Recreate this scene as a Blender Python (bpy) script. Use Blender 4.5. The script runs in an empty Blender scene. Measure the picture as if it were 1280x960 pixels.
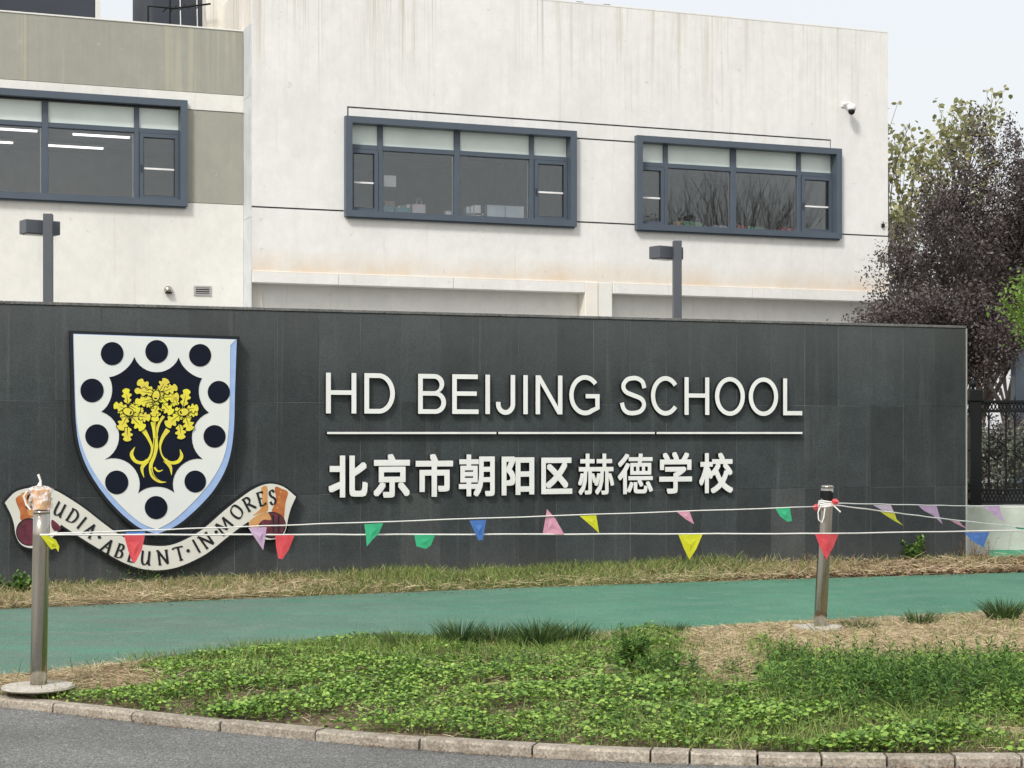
import bpy, math, random
import numpy as np
from mathutils import Vector, Matrix
random.seed(7); rng = np.random.default_rng(11)
C = bpy.context.scene.collection
R = math.radians
# ------------------------------------------------------------------ camera, sky, sun
F = 2200.0; CX, HY = 640.0, 541.0; EYE = 1.55; VPX = 6350.0
cam = bpy.data.cameras.new('camera'); co = bpy.data.objects.new('camera', cam); C.objects.link(co)
co.location = (0, 0, EYE); co.rotation_euler = (math.pi/2, 0, 0)
cam.lens = 36*F/1280; cam.sensor_width = 36; cam.shift_y = 61/1280; cam.clip_start = .1; cam.clip_end = 3000
bpy.context.scene.camera = co
SUN_EL, SUN_AZ = 44, 205      # azimuth measured clockwise from +Y: behind the camera, a little left
w = bpy.data.worlds.new('World'); bpy.context.scene.world = w; w.use_nodes = True
nt = w.node_tree; nt.nodes.clear()
out = nt.nodes.new('ShaderNodeOutputWorld')
sky = nt.nodes.new('ShaderNodeTexSky'); sky.sky_type = 'NISHITA'; sky.sun_disc = False
sky.sun_elevation = R(SUN_EL); sky.sun_rotation = R(SUN_AZ); sky.dust_density = 6; sky.air_density = 1.2
b1 = nt.nodes.new('ShaderNodeBackground'); b1.inputs[1].default_value = .032
b2 = nt.nodes.new('ShaderNodeBackground'); b2.inputs[0].default_value = (.975, .975, .98, 1); b2.inputs[1].default_value = .47
ad = nt.nodes.new('ShaderNodeAddShader')
nt.links.new(sky.outputs[0], b1.inputs[0]); nt.links.new(b1.outputs[0], ad.inputs[0])
nt.links.new(b2.outputs[0], ad.inputs[1]); nt.links.new(ad.outputs[0], out.inputs[0])
sl = bpy.data.lights.new('sun', 'SUN'); sl.energy = 1.5; sl.angle = R(10); sl.color = (1, .985, .95)
so = bpy.data.objects.new('sun', sl); C.objects.link(so)
so.rotation_euler = (R(90-SUN_EL), 0, R(180-SUN_AZ)+math.pi)
d = Vector((math.sin(R(SUN_AZ))*math.cos(R(SUN_EL)), math.cos(R(SUN_AZ))*math.cos(R(SUN_EL)), math.sin(R(SUN_EL))))
so.rotation_euler = d.to_track_quat('Z', 'Y').to_euler()
vs = bpy.context.scene.view_settings
vs.view_transform = 'Standard'; vs.look = 'None'; vs.exposure = .72; vs.gamma = 1; vs.use_curve_mapping = False
bpy.context.scene.cycles.max_bounces = 8; bpy.context.scene.cycles.transparent_max_bounces = 12

# ------------------------------------------------------------------ materials
def nodes(name):
    m = bpy.data.materials.new(name); m.use_nodes = True; t = m.node_tree
    return m, t, t.nodes['Principled BSDF'], t.nodes['Material Output']
def N(t, kind, **kw):
    n = t.nodes.new(kind)
    for k, v in kw.items(): setattr(n, k, v)
    return n
def pos(t, stretch=(1, 1, 1)):
    g = N(t, 'ShaderNodeNewGeometry'); mp = N(t, 'ShaderNodeMapping'); mp.inputs['Scale'].default_value = stretch
    t.links.new(g.outputs['Position'], mp.inputs[0]); return mp.outputs[0]
def noise(t, vec, scale, detail=5, rough=.6):
    n = N(t, 'ShaderNodeTexNoise'); n.inputs['Scale'].default_value = scale
    n.inputs['Detail'].default_value = detail; n.inputs['Roughness'].default_value = rough
    t.links.new(vec, n.inputs['Vector']); return n.outputs[0]
def ramp(t, fac, stops):
    r = N(t, 'ShaderNodeValToRGB'); e = r.color_ramp.elements
    while len(e) < len(stops): e.new(.5)
    for i, (p, c) in enumerate(stops):
        e[i].position = p; e[i].color = tuple(c)+(1,) if len(c) == 3 else c
    t.links.new(fac, r.inputs[0]); return r.outputs[0]
def mixc(t, fac, a, b, mode='MIX'):
    m = N(t, 'ShaderNodeMix', data_type='RGBA', blend_type=mode)
    for s, v in ((m.inputs[0], fac), (m.inputs[6], a), (m.inputs[7], b)):
        if isinstance(v, (int, float)): s.default_value = v
        elif isinstance(v, tuple): s.default_value = tuple(v)+(1,) if len(v) == 3 else v
        else: t.links.new(v, s)
    return m.outputs[2]
def math_(t, op, a, b=0.0):
    m = N(t, 'ShaderNodeMath', operation=op)
    for s, v in ((m.inputs[0], a), (m.inputs[1], b)):
        if isinstance(v, (int, float)): s.default_value = v
        else: t.links.new(v, s)
    return m.outputs[0]
def g3(v): return (v, v, v)
def mat(name, c1, c2=None, scale=3, rough=.7, metal=0, bump=0, bscale=60, stretch=(1, 1, 1), island=0, objrand=0,
        spec=.5, speck=None, transl=0, bdist=.01, lo=.35, hi=.65):
    m, t, p, o = nodes(name)
    p.inputs['Roughness'].default_value = rough; p.inputs['Metallic'].default_value = metal
    p.inputs['Specular IOR Level'].default_value = spec
    c2 = c2 or tuple(x*.85 for x in c1); v = pos(t, stretch)
    col = ramp(t, noise(t, v, scale), [(lo, c1), (hi, c2)])
    if speck:
        sc, sa, sb = speck
        col = mixc(t, 1.0, col, ramp(t, noise(t, pos(t), sc, 2, .5), [(.35, g3(sa)), (.65, g3(sb))]), 'MULTIPLY')
    if island:
        g = N(t, 'ShaderNodeNewGeometry')
        col = mixc(t, 1.0, col, ramp(t, g.outputs['Random Per Island'], [(0, g3(1-island)), (1, g3(1+island))]), 'MULTIPLY')
    if objrand:
        g = N(t, 'ShaderNodeObjectInfo')
        col = mixc(t, 1.0, col, ramp(t, g.outputs['Random'], [(0, g3(1-objrand)), (1, g3(1+objrand))]), 'MULTIPLY')
    t.links.new(col, p.inputs['Base Color'])
    if bump:
        b = N(t, 'ShaderNodeBump'); b.inputs['Strength'].default_value = bump; b.inputs['Distance'].default_value = bdist
        t.links.new(noise(t, pos(t), bscale, 4, .7), b.inputs['Height']); t.links.new(b.outputs[0], p.inputs['Normal'])
    if transl:
        tr = N(t, 'ShaderNodeBsdfTranslucent'); mx = N(t, 'ShaderNodeMixShader'); mx.inputs[0].default_value = transl
        t.links.new(col, tr.inputs[0]); t.links.new(p.outputs[0], mx.inputs[1]); t.links.new(tr.outputs[0], mx.inputs[2])
        t.links.new(mx.outputs[0], o.inputs[0])
    return m
def leafmat(name, stops, rough=.55, transl=.25, patch=1.5):
    """leaf colour by island, drifting in patches with the place"""
    m, t, p, o = nodes(name); p.inputs['Roughness'].default_value = rough; p.inputs['Specular IOR Level'].default_value = .35
    g = N(t, 'ShaderNodeNewGeometry')
    f = math_(t, 'ADD', math_(t, 'MULTIPLY', g.outputs['Random Per Island'], .6), math_(t, 'MULTIPLY', noise(t, pos(t), patch, 3), .4))
    col = ramp(t, f, stops); t.links.new(col, p.inputs['Base Color'])
    tr = N(t, 'ShaderNodeBsdfTranslucent'); mx = N(t, 'ShaderNodeMixShader'); mx.inputs[0].default_value = transl
    t.links.new(col, tr.inputs[0]); t.links.new(p.outputs[0], mx.inputs[1]); t.links.new(tr.outputs[0], mx.inputs[2])
    t.links.new(mx.outputs[0], o.inputs[0]); return m
def emit(name, c, s):
    m, t, p, o = nodes(name); p.inputs['Base Color'].default_value = (*c, 1)
    p.inputs['Emission Color'].default_value = (*c, 1); p.inputs['Emission Strength'].default_value = s; return m
def glassmat():
    m, t, p, o = nodes('window_glass')
    tr = N(t, 'ShaderNodeBsdfTransparent'); tr.inputs[0].default_value = (1, 1, 1, 1)
    gl = N(t, 'ShaderNodeBsdfGlossy'); gl.inputs['Roughness'].default_value = .004; gl.inputs[0].default_value = (.9, .95, .97, 1)
    lw = N(t, 'ShaderNodeFresnel'); lw.inputs[0].default_value = 1.62
    b = N(t, 'ShaderNodeBump'); b.inputs['Strength'].default_value = .006; b.inputs['Distance'].default_value = .02
    t.links.new(noise(t, pos(t), 1.2, 1), b.inputs['Height']); t.links.new(b.outputs[0], gl.inputs['Normal'])
    mx = N(t, 'ShaderNodeMixShader'); t.links.new(math_(t, 'ADD', lw.outputs[0], .022), mx.inputs[0])
    t.links.new(tr.outputs[0], mx.inputs[1]); t.links.new(gl.outputs[0], mx.inputs[2]); t.links.new(mx.outputs[0], o.inputs[0]); return m
def facade(name, base, warm=True, top=9.9, dark=(.52, .49, .42), grey=False):
    """painted render: soft mottling, vertical run marks below the parapet, rust-yellow stain above the ledge"""
    m, t, p, o = nodes(name); p.inputs['Roughness'].default_value = .88
    b2_ = tuple(x*.93 for x in base)
    col = ramp(t, noise(t, pos(t), .55, 6, .6), [(.3, base), (.7, b2_)])
    col = mixc(t, 1.0, col, ramp(t, noise(t, pos(t, (1, 1, .8)), 4.5, 6, .7), [(.3, g3(1.03)), (.75, g3(.91))]), 'MULTIPLY')
    sp = N(t, 'ShaderNodeSeparateXYZ'); g = N(t, 'ShaderNodeNewGeometry'); t.links.new(g.outputs['Position'], sp.inputs[0])
    z = sp.outputs[2]
    def band(lo, hi):
        r = N(t, 'ShaderNodeMapRange'); r.inputs[1].default_value = lo; r.inputs[2].default_value = hi; t.links.new(z, r.inputs[0]); return r.outputs[0]
    st = ramp(t, noise(t, pos(t, (5.0, 5.0, .16)), 1.6, 5, .7), [(.50, g3(0)), (.66, g3(1))])
    pat = ramp(t, noise(t, pos(t, (1, 1, .4)), .45, 2), [(.36, g3(0)), (.56, g3(1))])
    f = math_(t, 'MULTIPLY', math_(t, 'MULTIPLY', st, band(top-2.6, top)), pat)
    col = mixc(t, math_(t, 'MULTIPLY', f, .95), col, dark)
    wz = ramp(t, noise(t, pos(t, (1, 1, .55)), .8, 8, .78), [(.46, g3(0)), (.60, g3(1))]); col = mixc(t, math_(t, 'MULTIPLY', wz, .28), col, tuple(x*.76 for x in base))
    st2 = ramp(t, noise(t, pos(t, (6.0, 6.0, .2)), 1.1, 5, .7), [(.58, g3(0)), (.8, g3(1))])
    col = mixc(t, math_(t, 'MULTIPLY', st2, .5), col, (.50, .46, .38))
    if grey:
        st3 = ramp(t, noise(t, pos(t, (3.0, 3.0, .05)), 1.0, 2, .5), [(.6, g3(0)), (.64, g3(1)), ])
        col = mixc(t, math_(t, 'MULTIPLY', st3, .35), col, (.5, .46, .34))
    if warm:
        hi_ = N(t, 'ShaderNodeMapRange'); hi_.inputs[1].default_value = 4.95; hi_.inputs[2].default_value = 4.5
        zz = math_(t, 'ADD', z, math_(t, 'MULTIPLY', noise(t, pos(t, (1, 1, .5)), 1.7, 5, .7), -.55))
        zz = math_(t, 'ADD', zz, .3); t.links.new(zz, hi_.inputs[0])
        cut = band(4.46, 4.52)
        ff = math_(t, 'MULTIPLY', math_(t, 'MULTIPLY', hi_.outputs[0], cut), ramp(t, noise(t, pos(t), .9, 3), [(.3, g3(.2)), (.65, g3(1))]))
        col = mixc(t, math_(t, 'MULTIPLY', ff, .6), col, (.62, .44, .24))
    # narrow dark runs that start at the parapet and end at different heights
    zz2 = math_(t, 'ADD', z, math_(t, 'MULTIPLY', noise(t, pos(t, (4, 4, .0)), 2.0, 2), 3.2)); mr = N(t, 'ShaderNodeMapRange'); mr.inputs[1].default_value = top-.4; mr.inputs[2].default_value = top+1.2; t.links.new(zz2, mr.inputs[0])
    rn = ramp(t, noise(t, pos(t, (14, 14, .08)), 1.5, 3, .6), [(.57, g3(0)), (.66, g3(1))]); pt2 = ramp(t, noise(t, pos(t, (1, 1, .0)), .5, 2), [(.40, g3(0)), (.55, g3(1))])
    col = mixc(t, math_(t, 'MULTIPLY', math_(t, 'MULTIPLY', rn, mr.outputs[0]), math_(t, 'MULTIPLY', pt2, .62)), col, (.40, .39, .33))
    spk = ramp(t, noise(t, pos(t), 6.5, 3, .5), [(.70, g3(0)), (.74, g3(1))]); col = mixc(t, math_(t, 'MULTIPLY', spk, .35), col, (.45, .43, .38))
    t.links.new(col, p.inputs['Base Color'])
    b = N(t, 'ShaderNodeBump'); b.inputs['Strength'].default_value = .25; b.inputs['Distance'].default_value = .02
    t.links.new(noise(t, pos(t), 9, 6, .7), b.inputs['Height']); t.links.new(b.outputs[0], p.inputs['Normal'])
    return m
def granite(name, a, b, orand=.19):
    m, t, p, o = nodes(name); p.inputs['Roughness'].default_value = .55; p.inputs['Specular IOR Level'].default_value = .35
    col = ramp(t, noise(t, pos(t, (1, 1, .35)), 2.2, 6, .7), [(.3, a), (.7, b)])
    col = mixc(t, 1.0, col, ramp(t, noise(t, pos(t), 75, 4, .7), [(.35, g3(.62)), (.65, g3(1.42))]), 'MULTIPLY')
    g = N(t, 'ShaderNodeObjectInfo')
    col = mixc(t, 1.0, col, ramp(t, g.outputs['Random'], [(0, g3(1-orand)), (1, g3(1+orand))]), 'MULTIPLY')
    st = ramp(t, noise(t, pos(t, (7, 7, .3)), 1.3, 4, .7), [(.56, g3(0)), (.82, g3(1))])
    col = mixc(t, math_(t, 'MULTIPLY', st, .35), col, (.15, .155, .15))
    bl_ = ramp(t, noise(t, pos(t), 1.1, 7, .75), [(.35, g3(.80)), (.65, g3(1.22))]); col = mixc(t, 1.0, col, bl_, 'MULTIPLY')
    gp = N(t, 'ShaderNodeNewGeometry'); sx = N(t, 'ShaderNodeSeparateXYZ'); t.links.new(gp.outputs['Position'], sx.inputs[0])
    zd = N(t, 'ShaderNodeMapRange'); zd.inputs[1].default_value = .55; zd.inputs[2].default_value = .0; t.links.new(math_(t, 'ADD', sx.outputs[2], math_(t, 'MULTIPLY', noise(t, pos(t), 5, 5, .7), .35)), zd.inputs[0])
    col = mixc(t, math_(t, 'MULTIPLY', zd.outputs[0], .38), col, (.115, .11, .095))
    zt9 = N(t, 'ShaderNodeMapRange'); zt9.inputs[1].default_value = 2.2; zt9.inputs[2].default_value = 2.9; t.links.new(math_(t, 'ADD', sx.outputs[2], math_(t, 'MULTIPLY', noise(t, pos(t, (3, 3, .3)), 3, 4, .7), .4)), zt9.inputs[0])
    col = mixc(t, math_(t, 'MULTIPLY', zt9.outputs[0], .22), col, (.14, .145, .14))
    t.links.new(col, p.inputs['Base Color'])
    bp = N(t, 'ShaderNodeBump'); bp.inputs['Strength'].default_value = .35; bp.inputs['Distance'].default_value = .003
    t.links.new(noise(t, pos(t), 120, 4, .7), bp.inputs['Height']); t.links.new(bp.outputs[0], p.inputs['Normal'])
    return m
def asphalt():
    m, t, p, o = nodes('asphalt'); p.inputs['Roughness'].default_value = .9; p.inputs['Specular IOR Level'].default_value = .25
    v = N(t, 'ShaderNodeTexVoronoi'); v.inputs['Scale'].default_value = 130; t.links.new(pos(t), v.inputs['Vector'])
    col = ramp(t, v.outputs['Color'], [(0.1, (.085, .088, .085)), (.6, (.172, .175, .168)), (.95, (.34, .34, .325))])
    col = mixc(t, 1.0, col, ramp(t, noise(t, pos(t), 1.3, 5), [(.3, g3(.80)), (.7, g3(1.18))]), 'MULTIPLY')
    t.links.new(col, p.inputs['Base Color'])
    b = N(t, 'ShaderNodeBump'); b.inputs['Strength'].default_value = .8; b.inputs['Distance'].default_value = .006
    t.links.new(v.outputs['Distance'], b.inputs['Height']); t.links.new(b.outputs[0], p.inputs['Normal']); return m
def greenpath():
    m, t, p, o = nodes('green_coated_asphalt'); p.inputs['Roughness'].default_value = .85; p.inputs['Specular IOR Level'].default_value = .3
    g = N(t, 'ShaderNodeMapping'); g.inputs['Rotation'].default_value = (0, 0, -R(20)); g.inputs['Scale'].default_value = (.45, 1.8, 1)
    t.links.new(pos(t), g.inputs[0])
    base = ramp(t, noise(t, pos(t), .9, 5), [(.3, (.052, .185, .115)), (.7, (.088, .252, .160))])
    wear = ramp(t, noise(t, g.outputs[0], 1.5, 6, .75), [(.32, g3(0)), (.52, g3(1))])
    fine = ramp(t, noise(t, pos(t), 45, 4, .7), [(.4, g3(0)), (.55, g3(1))])
    # the coat is worn down to the asphalt towards the left end of the path
    sp = N(t, 'ShaderNodeSeparateXYZ'); gg = N(t, 'ShaderNodeNewGeometry'); t.links.new(gg.outputs['Position'], sp.inputs[0])
    lr = N(t, 'ShaderNodeMapRange'); lr.inputs[1].default_value = .8; lr.inputs[2].default_value = -2.4; lr.inputs[3].default_value = .30
    t.links.new(sp.outputs[0], lr.inputs[0])
    f = math_(t, 'MULTIPLY', math_(t, 'MULTIPLY', wear, math_(t, 'ADD', math_(t, 'MULTIPLY', fine, .6), .4)), lr.outputs[0])
    col = mixc(t, math_(t, 'MULTIPLY', f, .85), base, (.135, .16, .145))
    col = mixc(t, 1.0, col, ramp(t, noise(t, pos(t), 75, 3, .6), [(.35, g3(.68)), (.65, g3(1.3))]), 'MULTIPLY')
    sc2 = N(t, 'ShaderNodeMapping'); sc2.inputs['Rotation'].default_value = (0, 0, -R(14)); sc2.inputs['Scale'].default_value = (.25, 5.5, 1); t.links.new(pos(t), sc2.inputs[0])
    scf = ramp(t, noise(t, sc2.outputs[0], 1.2, 5, .75), [(.55, g3(0)), (.75, g3(1))]); col = mixc(t, math_(t, 'MULTIPLY', scf, .5), col, (.10, .15, .125))
    dst = ramp(t, noise(t, pos(t), 2.6, 6, .75), [(.5, g3(0)), (.8, g3(1))]); col = mixc(t, math_(t, 'MULTIPLY', dst, .4), col, (.24, .33, .27))
    t.links.new(col, p.inputs['Base Color'])
    b = N(t, 'ShaderNodeBump'); b.inputs['Strength'].default_value = .6; b.inputs['Distance'].default_value = .006
    t.links.new(noise(t, pos(t), 90, 4, .7), b.inputs['Height']); t.links.new(b.outputs[0], p.inputs['Normal']); return m

M = dict(
 white_wall=facade('white_render', (.765, .77, .748)),
 cream_wall=facade('cream_render', (.78, .755, .69), warm=False),
 left_wall=facade('left_white_render', (.755, .755, .715), warm=False, top=12),
 grey_band=facade('grey_green_render', (.335, .34, .29), warm=False, grey=True, top=9.1, dark=(.29, .28, .24)),
 groove=mat('groove_dark', (.05, .05, .05)),
 frame=mat('blue_grey_aluminium', (.075, .098, .127), (.066, .088, .115), 2, rough=.45, spec=.5),
 frame_dark=mat('dark_gasket', (.02, .024, .03), rough=.6),
 rail=mat('white_rail', (.8, .8, .8), rough=.4),
 glass=glassmat(),
 blind=mat('pale_green_frosted_glass', (.74, .83, .79), (.64, .74, .70), 1.2, rough=.22),
 room=mat('room_wall', (.5, .51, .49), rough=.9), ceil=mat('room_ceiling', (.55, .55, .53), rough=.9),
 tube=emit('tube_light', (1, 1, .98), 1.1),
 plant=mat('dark_grey_cladding', (.034, .043, .058), (.028, .035, .048), 1, rough=.6),
 granite=granite('dark_granite', (.0285, .036, .0385), (.043, .051, .0535)),
 granite_l=granite('pale_granite', (.040, .046, .046), (.052, .058, .058)),
 grout=mat('grout', (.19, .195, .185), (.05, .052, .052), 1.3), coping=mat('coping_stone', (.16, .16, .155), (.10, .10, .10), 4, rough=.8, speck=(40, .7, 1.2)),
 strip=mat('shade_tinted_white', (.62, .65, .68), rough=.5), trim=mat('steel_trim', (.45, .45, .44), rough=.5, metal=.3),  # first one: white wall with the bluish tint of shade in its colour
 lface=mat('white_acrylic', (.77, .78, .765), (.71, .72, .70), 3, rough=.45), lside=mat('black_return', (.012, .012, .013), rough=.5),
 bar=mat('white_bar', (.82, .82, .8), rough=.4),
 black=mat('black_enamel', (.008, .009, .012), rough=.45, spec=.4), navy=mat('navy_enamel', (.0025, .0045, .014), (.004, .007, .018), 5, rough=.45, spec=.2),
 shieldw=mat('shield_white', (.70, .72, .69), (.66, .69, .68), 3, rough=.5), blue=mat('pale_blue', (.27, .40, .68), (.33, .46, .72), 6, rough=.5),
 gold=mat('gold_yellow', (.74, .70, .035), (.66, .55, .07), 9, rough=.5), scroll=mat('scroll_white', (.66, .66, .60), (.6, .6, .54), 4, rough=.55),
 orange=mat('scroll_orange', (.36, .09, .02), (.46, .16, .045), 14, rough=.6), tan=mat('scroll_tan', (.50, .22, .06), (.58, .32, .13), 10, rough=.6),
 maroon=mat('scroll_maroon', (.055, .008, .016), (.14, .02, .04), 16, rough=.6),
 iron=mat('black_iron', (.007, .008, .009), rough=.6, spec=.25, bump=.2), steel=None,
 kerb=mat('kerb_stone', (.40, .36, .295), (.26, .225, .18), 9, rough=.9, speck=(70, .7, 1.25), bump=.6, bscale=50, objrand=.1),
 soil=mat('soil', (.10, .075, .045), (.19, .14, .085), 4, rough=1, speck=(60, .5, 1.4), bump=1, bscale=30),
 edging=mat('concrete_edging', (.42, .40, .34), (.3, .28, .24), 8, rough=.9, speck=(60, .8, 1.2)),
 base_wall=mat('painted_plinth', (.60, .62, .56), (.47, .49, .44), 3, rough=.85, bump=.3, bscale=20),
 rope=mat('white_rope', (.82, .82, .80), rough=.7), conc=mat('concrete_patch', (.52, .49, .43), (.4, .37, .31), 9, rough=.9, speck=(50, .8, 1.15)),
 bark=mat('bark', (.09, .07, .055), (.05, .04, .03), 12, rough=.95, bump=.5), twig=mat('bare_twig', (.16, .14, .13), (.10, .09, .085), 12, rough=.95),
 lamp=mat('lamp_grey', (.085, .095, .11), (.075, .085, .10), 3, rough=.45), lens=mat('lamp_lens', (.3, .3, .3), rough=.3),
 asphalt=asphalt(), path=greenpath(), yard=mat('yard_paving', (.3, .29, .26), (.22, .21, .19), 2, rough=.9),
 green_paint=mat('green_surface', (.03, .24, .12), (.05, .28, .16), 3, rough=.85),
 lowwall=mat('grey_plinth', (.17, .18, .19), (.14, .15, .16), 3, rough=.8),
)
def steelmat():
    m, t, p, o = nodes('brushed_steel'); p.inputs['Metallic'].default_value = 1
    col = ramp(t, noise(t, pos(t, (12, 12, .6)), 3, 4), [(.3, (.53, .50, .44)), (.7, (.40, .375, .33))])
    t.links.new(col, p.inputs['Base Color'])
    r = ramp(t, noise(t, pos(t), 9, 4), [(.3, g3(.13)), (.7, g3(.22))]); t.links.new(r, p.inputs['Roughness']); return m
M['steel'] = steelmat()
PEN = dict(
 red=mat('red_film', (.92, .16, .18), (.84, .11, .14), 12, rough=.4, transl=.35), green=mat('green_film', (.08, .66, .36), (.07, .56, .29), 12, rough=.4, transl=.35),
 blue=mat('blue_film', (.12, .30, .74), (.09, .24, .62), 12, rough=.4, transl=.3), yellow=mat('yellow_film', (.86, .88, .05), (.78, .80, .04), 12, rough=.4, transl=.35),
 pink=mat('pink_film', (.88, .50, .64), (.80, .44, .58), 12, rough=.4, transl=.35), lilac=mat('lilac_film', (.72, .50, .74), (.80, .62, .82), 12, rough=.4, transl=.35),
 pale=mat('pale_lilac_film', (.82, .72, .86), (.86, .76, .86), 12, rough=.4, transl=.35))

# ------------------------------------------------------------------ object helpers
def tag(o, label=None, cat=None, group=None, kind=None):
    if label: o['label'] = label
    if cat: o['category'] = cat
    if group: o['group'] = group
    if kind: o['kind'] = kind
    return o
def empty(name, loc=(0, 0, 0), rz=0, label=None, cat=None, group=None):
    o = bpy.data.objects.new(name, None); C.objects.link(o); o.location = loc; o.rotation_euler = (0, 0, rz)
    o.empty_display_size = .1
    return tag(o, label, cat, group)
def link(name, mesh, parent=None, loc=None):
    o = bpy.data.objects.new(name, mesh); C.objects.link(o)
    if parent: o.parent = parent
    if loc is not None: o.location = loc
    return o
class MB:
    def __init__(s): s.v = []; s.f = []
    def add(s, vs, fs):
        n = len(s.v); s.v += [tuple(v) for v in vs]; s.f += [tuple(i+n for i in f) for f in fs]; return s
    def box(s, a, b, bev=0):
        (x0, y0, z0), (x1, y1, z1) = a, b
        if bev:
            k = bev; vs = []; 
            for (X, Y, Z, sx, sy, sz) in [(x, y, z, -1 if x == x1 else 1, -1 if y == y1 else 1, -1 if z == z1 else 1) for z in (z0, z1) for y in (y0, y1) for x in (x0, x1)]:
                vs += [(X, Y+sy*k, Z+sz*k), (X+sx*k, Y, Z+sz*k), (X+sx*k, Y+sy*k, Z)]
            f = []
            def q(c, ax): return c*3+ax
            # main faces
            for ax, cs in ((0, ((0, 4, 6, 2), (1, 3, 7, 5))), (1, ((0, 1, 5, 4), (2, 6, 7, 3))), (2, ((0, 2, 3, 1), (4, 5, 7, 6)))):
                for c4 in cs: f.append(tuple(q(c, ax) for c in c4))
            ed = [(0, 1, 1, 2), (2, 3, 1, 2), (4, 5, 1, 2), (6, 7, 1, 2), (0, 2, 0, 2), (1, 3, 0, 2), (4, 6, 0, 2), (5, 7, 0, 2), (0, 4, 0, 1), (1, 5, 0, 1), (2, 6, 0, 1), (3, 7, 0, 1)]
            for c1, c2, a1, a2 in ed: f.append((q(c1, a1), q(c2, a1), q(c2, a2), q(c1, a2)))
            for c in range(8): f.append((q(c, 0), q(c, 1), q(c, 2)))
            return s.add(vs, f)
        return s.add([(x0, y0, z0), (x1, y0, z0), (x1, y1, z0), (x0, y1, z0), (x0, y0, z1), (x1, y0, z1), (x1, y1, z1), (x0, y1, z1)],
                     [(0, 3, 2, 1), (4, 5, 6, 7), (0, 1, 5, 4), (1, 2, 6, 5), (2, 3, 7, 6), (3, 0, 4, 7)])
    def tube(s, pts, rad, n=8, cap=True):
        pts = [Vector(p) for p in pts]; rr = rad if isinstance(rad, (list, tuple)) else [rad]*len(pts)
        base = len(s.v); up = Vector((.0123, .0321, 1)).normalized(); prev = None
        for i, p in enumerate(pts):
            t = (pts[min(i+1, len(pts)-1)]-pts[max(i-1, 0)]).normalized()
            a = t.cross(up if abs(t.dot(up)) < .95 else Vector((1, .1, 0)))
            if prev is not None:
                a = prev - t*prev.dot(t)
            a.normalize(); prev = a; b = t.cross(a)
            for k in range(n):
                th = 2*math.pi*k/n; s.v.append(tuple(p+(a*math.cos(th)+b*math.sin(th))*rr[i]))
        for i in range(len(pts)-1):
            for k in range(n):
                k2 = (k+1) % n; s.f.append((base+i*n+k, base+i*n+k2, base+(i+1)*n+k2, base+(i+1)*n+k))
        if cap:
            s.f.append(tuple(base+k for k in range(n))[::-1]); s.f.append(tuple(base+(len(pts)-1)*n+k for k in range(n)))
        return s
    def lathe(s, prof, n=24, c=(0, 0, 0)):
        base = len(s.v)
        for r, z in prof:
            for k in range(n):
                th = 2*math.pi*k/n; s.v.append((c[0]+r*math.cos(th), c[1]+r*math.sin(th), c[2]+z))
        for i in range(len(prof)-1):
            for k in range(n):
                k2 = (k+1) % n; s.f.append((base+i*n+k, base+i*n+k2, base+(i+1)*n+k2, base+(i+1)*n+k))
        s.f.append(tuple(base+k for k in range(n))[::-1]); s.f.append(tuple(base+(len(prof)-1)*n+k for k in range(n))); return s
    def mesh(s, name, m, smooth=False):
        me = bpy.data.meshes.new(name); me.from_pydata(s.v, [], s.f); me.materials.append(m)
        if smooth: me.polygons.foreach_set('use_smooth', [True]*len(me.polygons))
        me.update(); return me
    def build(s, name, m, parent=None, loc=None, smooth=False): return link(name, s.mesh(name, m, smooth), parent, loc)

# a vertical plane parallel to the boundary wall; local x runs along it, local -y comes towards the street
ANG = math.atan2(F, VPX-CX); CA, SA = math.cos(ANG), math.sin(ANG)
class Plane:
    def __init__(s, px, Y):
        s.o = Vector(((px-CX)/F*Y, Y, 0))
    def sz(s, px, py, off=0.0):
        ox, oy = s.o.x+SA*off, s.o.y-CA*off; t = (px-CX)/F
        q = (t*oy-ox)/(CA-t*SA); Y = oy+SA*q
        return q, EYE-(py-HY)*Y/F
    def s(s_, px, off=0.0): return s_.sz(px, 0, off)[0]
    def z(s_, px, py, off=0.0): return s_.sz(px, py, off)[1]
    def world(s, q, off, z=0.0): return Vector((s.o.x+CA*q+SA*off, s.o.y+SA*q-CA*off, z))
def ground(px, py, z=0.0):
    Y = (EYE-z)*F/(py-HY); return Vector(((px-CX)/F*Y, Y, z))
def at(px, py, Y): return Vector(((px-CX)/F*Y, Y, EYE-(py-HY)*Y/F))
def toPx(p): return CX+p[0]/p[1]*F, HY+(EYE-p[2])*F/p[1]

def fill(loops, y0, y1):
    """closed 2-D loops (x,z) filled with holes and extruded from y1 (back) to y0 (front); returns (front, sides) as MBs"""
    cu = bpy.data.curves.new('tmp', 'CURVE'); cu.dimensions = '2D'; cu.fill_mode = 'BOTH'
    for lp in loops:
        sp = cu.splines.new('POLY'); sp.points.add(len(lp)-1); sp.use_cyclic_u = True
        for i, (x, z) in enumerate(lp): sp.points[i].co = (x, z, 0, 1)
    ob = bpy.data.objects.new('tmp', cu); me = ob.to_mesh()
    fr = MB(); fr.add([(v.co.x, y0, v.co.y) for v in me.vertices], [tuple(p.vertices) if p.normal.z > 0 else tuple(p.vertices)[::-1] for p in me.polygons])
    ob.to_mesh_clear(); bpy.data.objects.remove(ob); bpy.data.curves.remove(cu)
    sd = MB()
    for lp in loops:
        n = len(lp); sd.add([(x, y0, z) for x, z in lp]+[(x, y1, z) for x, z in lp], [(i, (i+1) % n, n+(i+1) % n, n+i) for i in range(n)])
    return fr, sd
def solid(loops, y0, y1):
    a, b = fill(loops, y0, y1); a.add(b.v, b.f); return a
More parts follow.
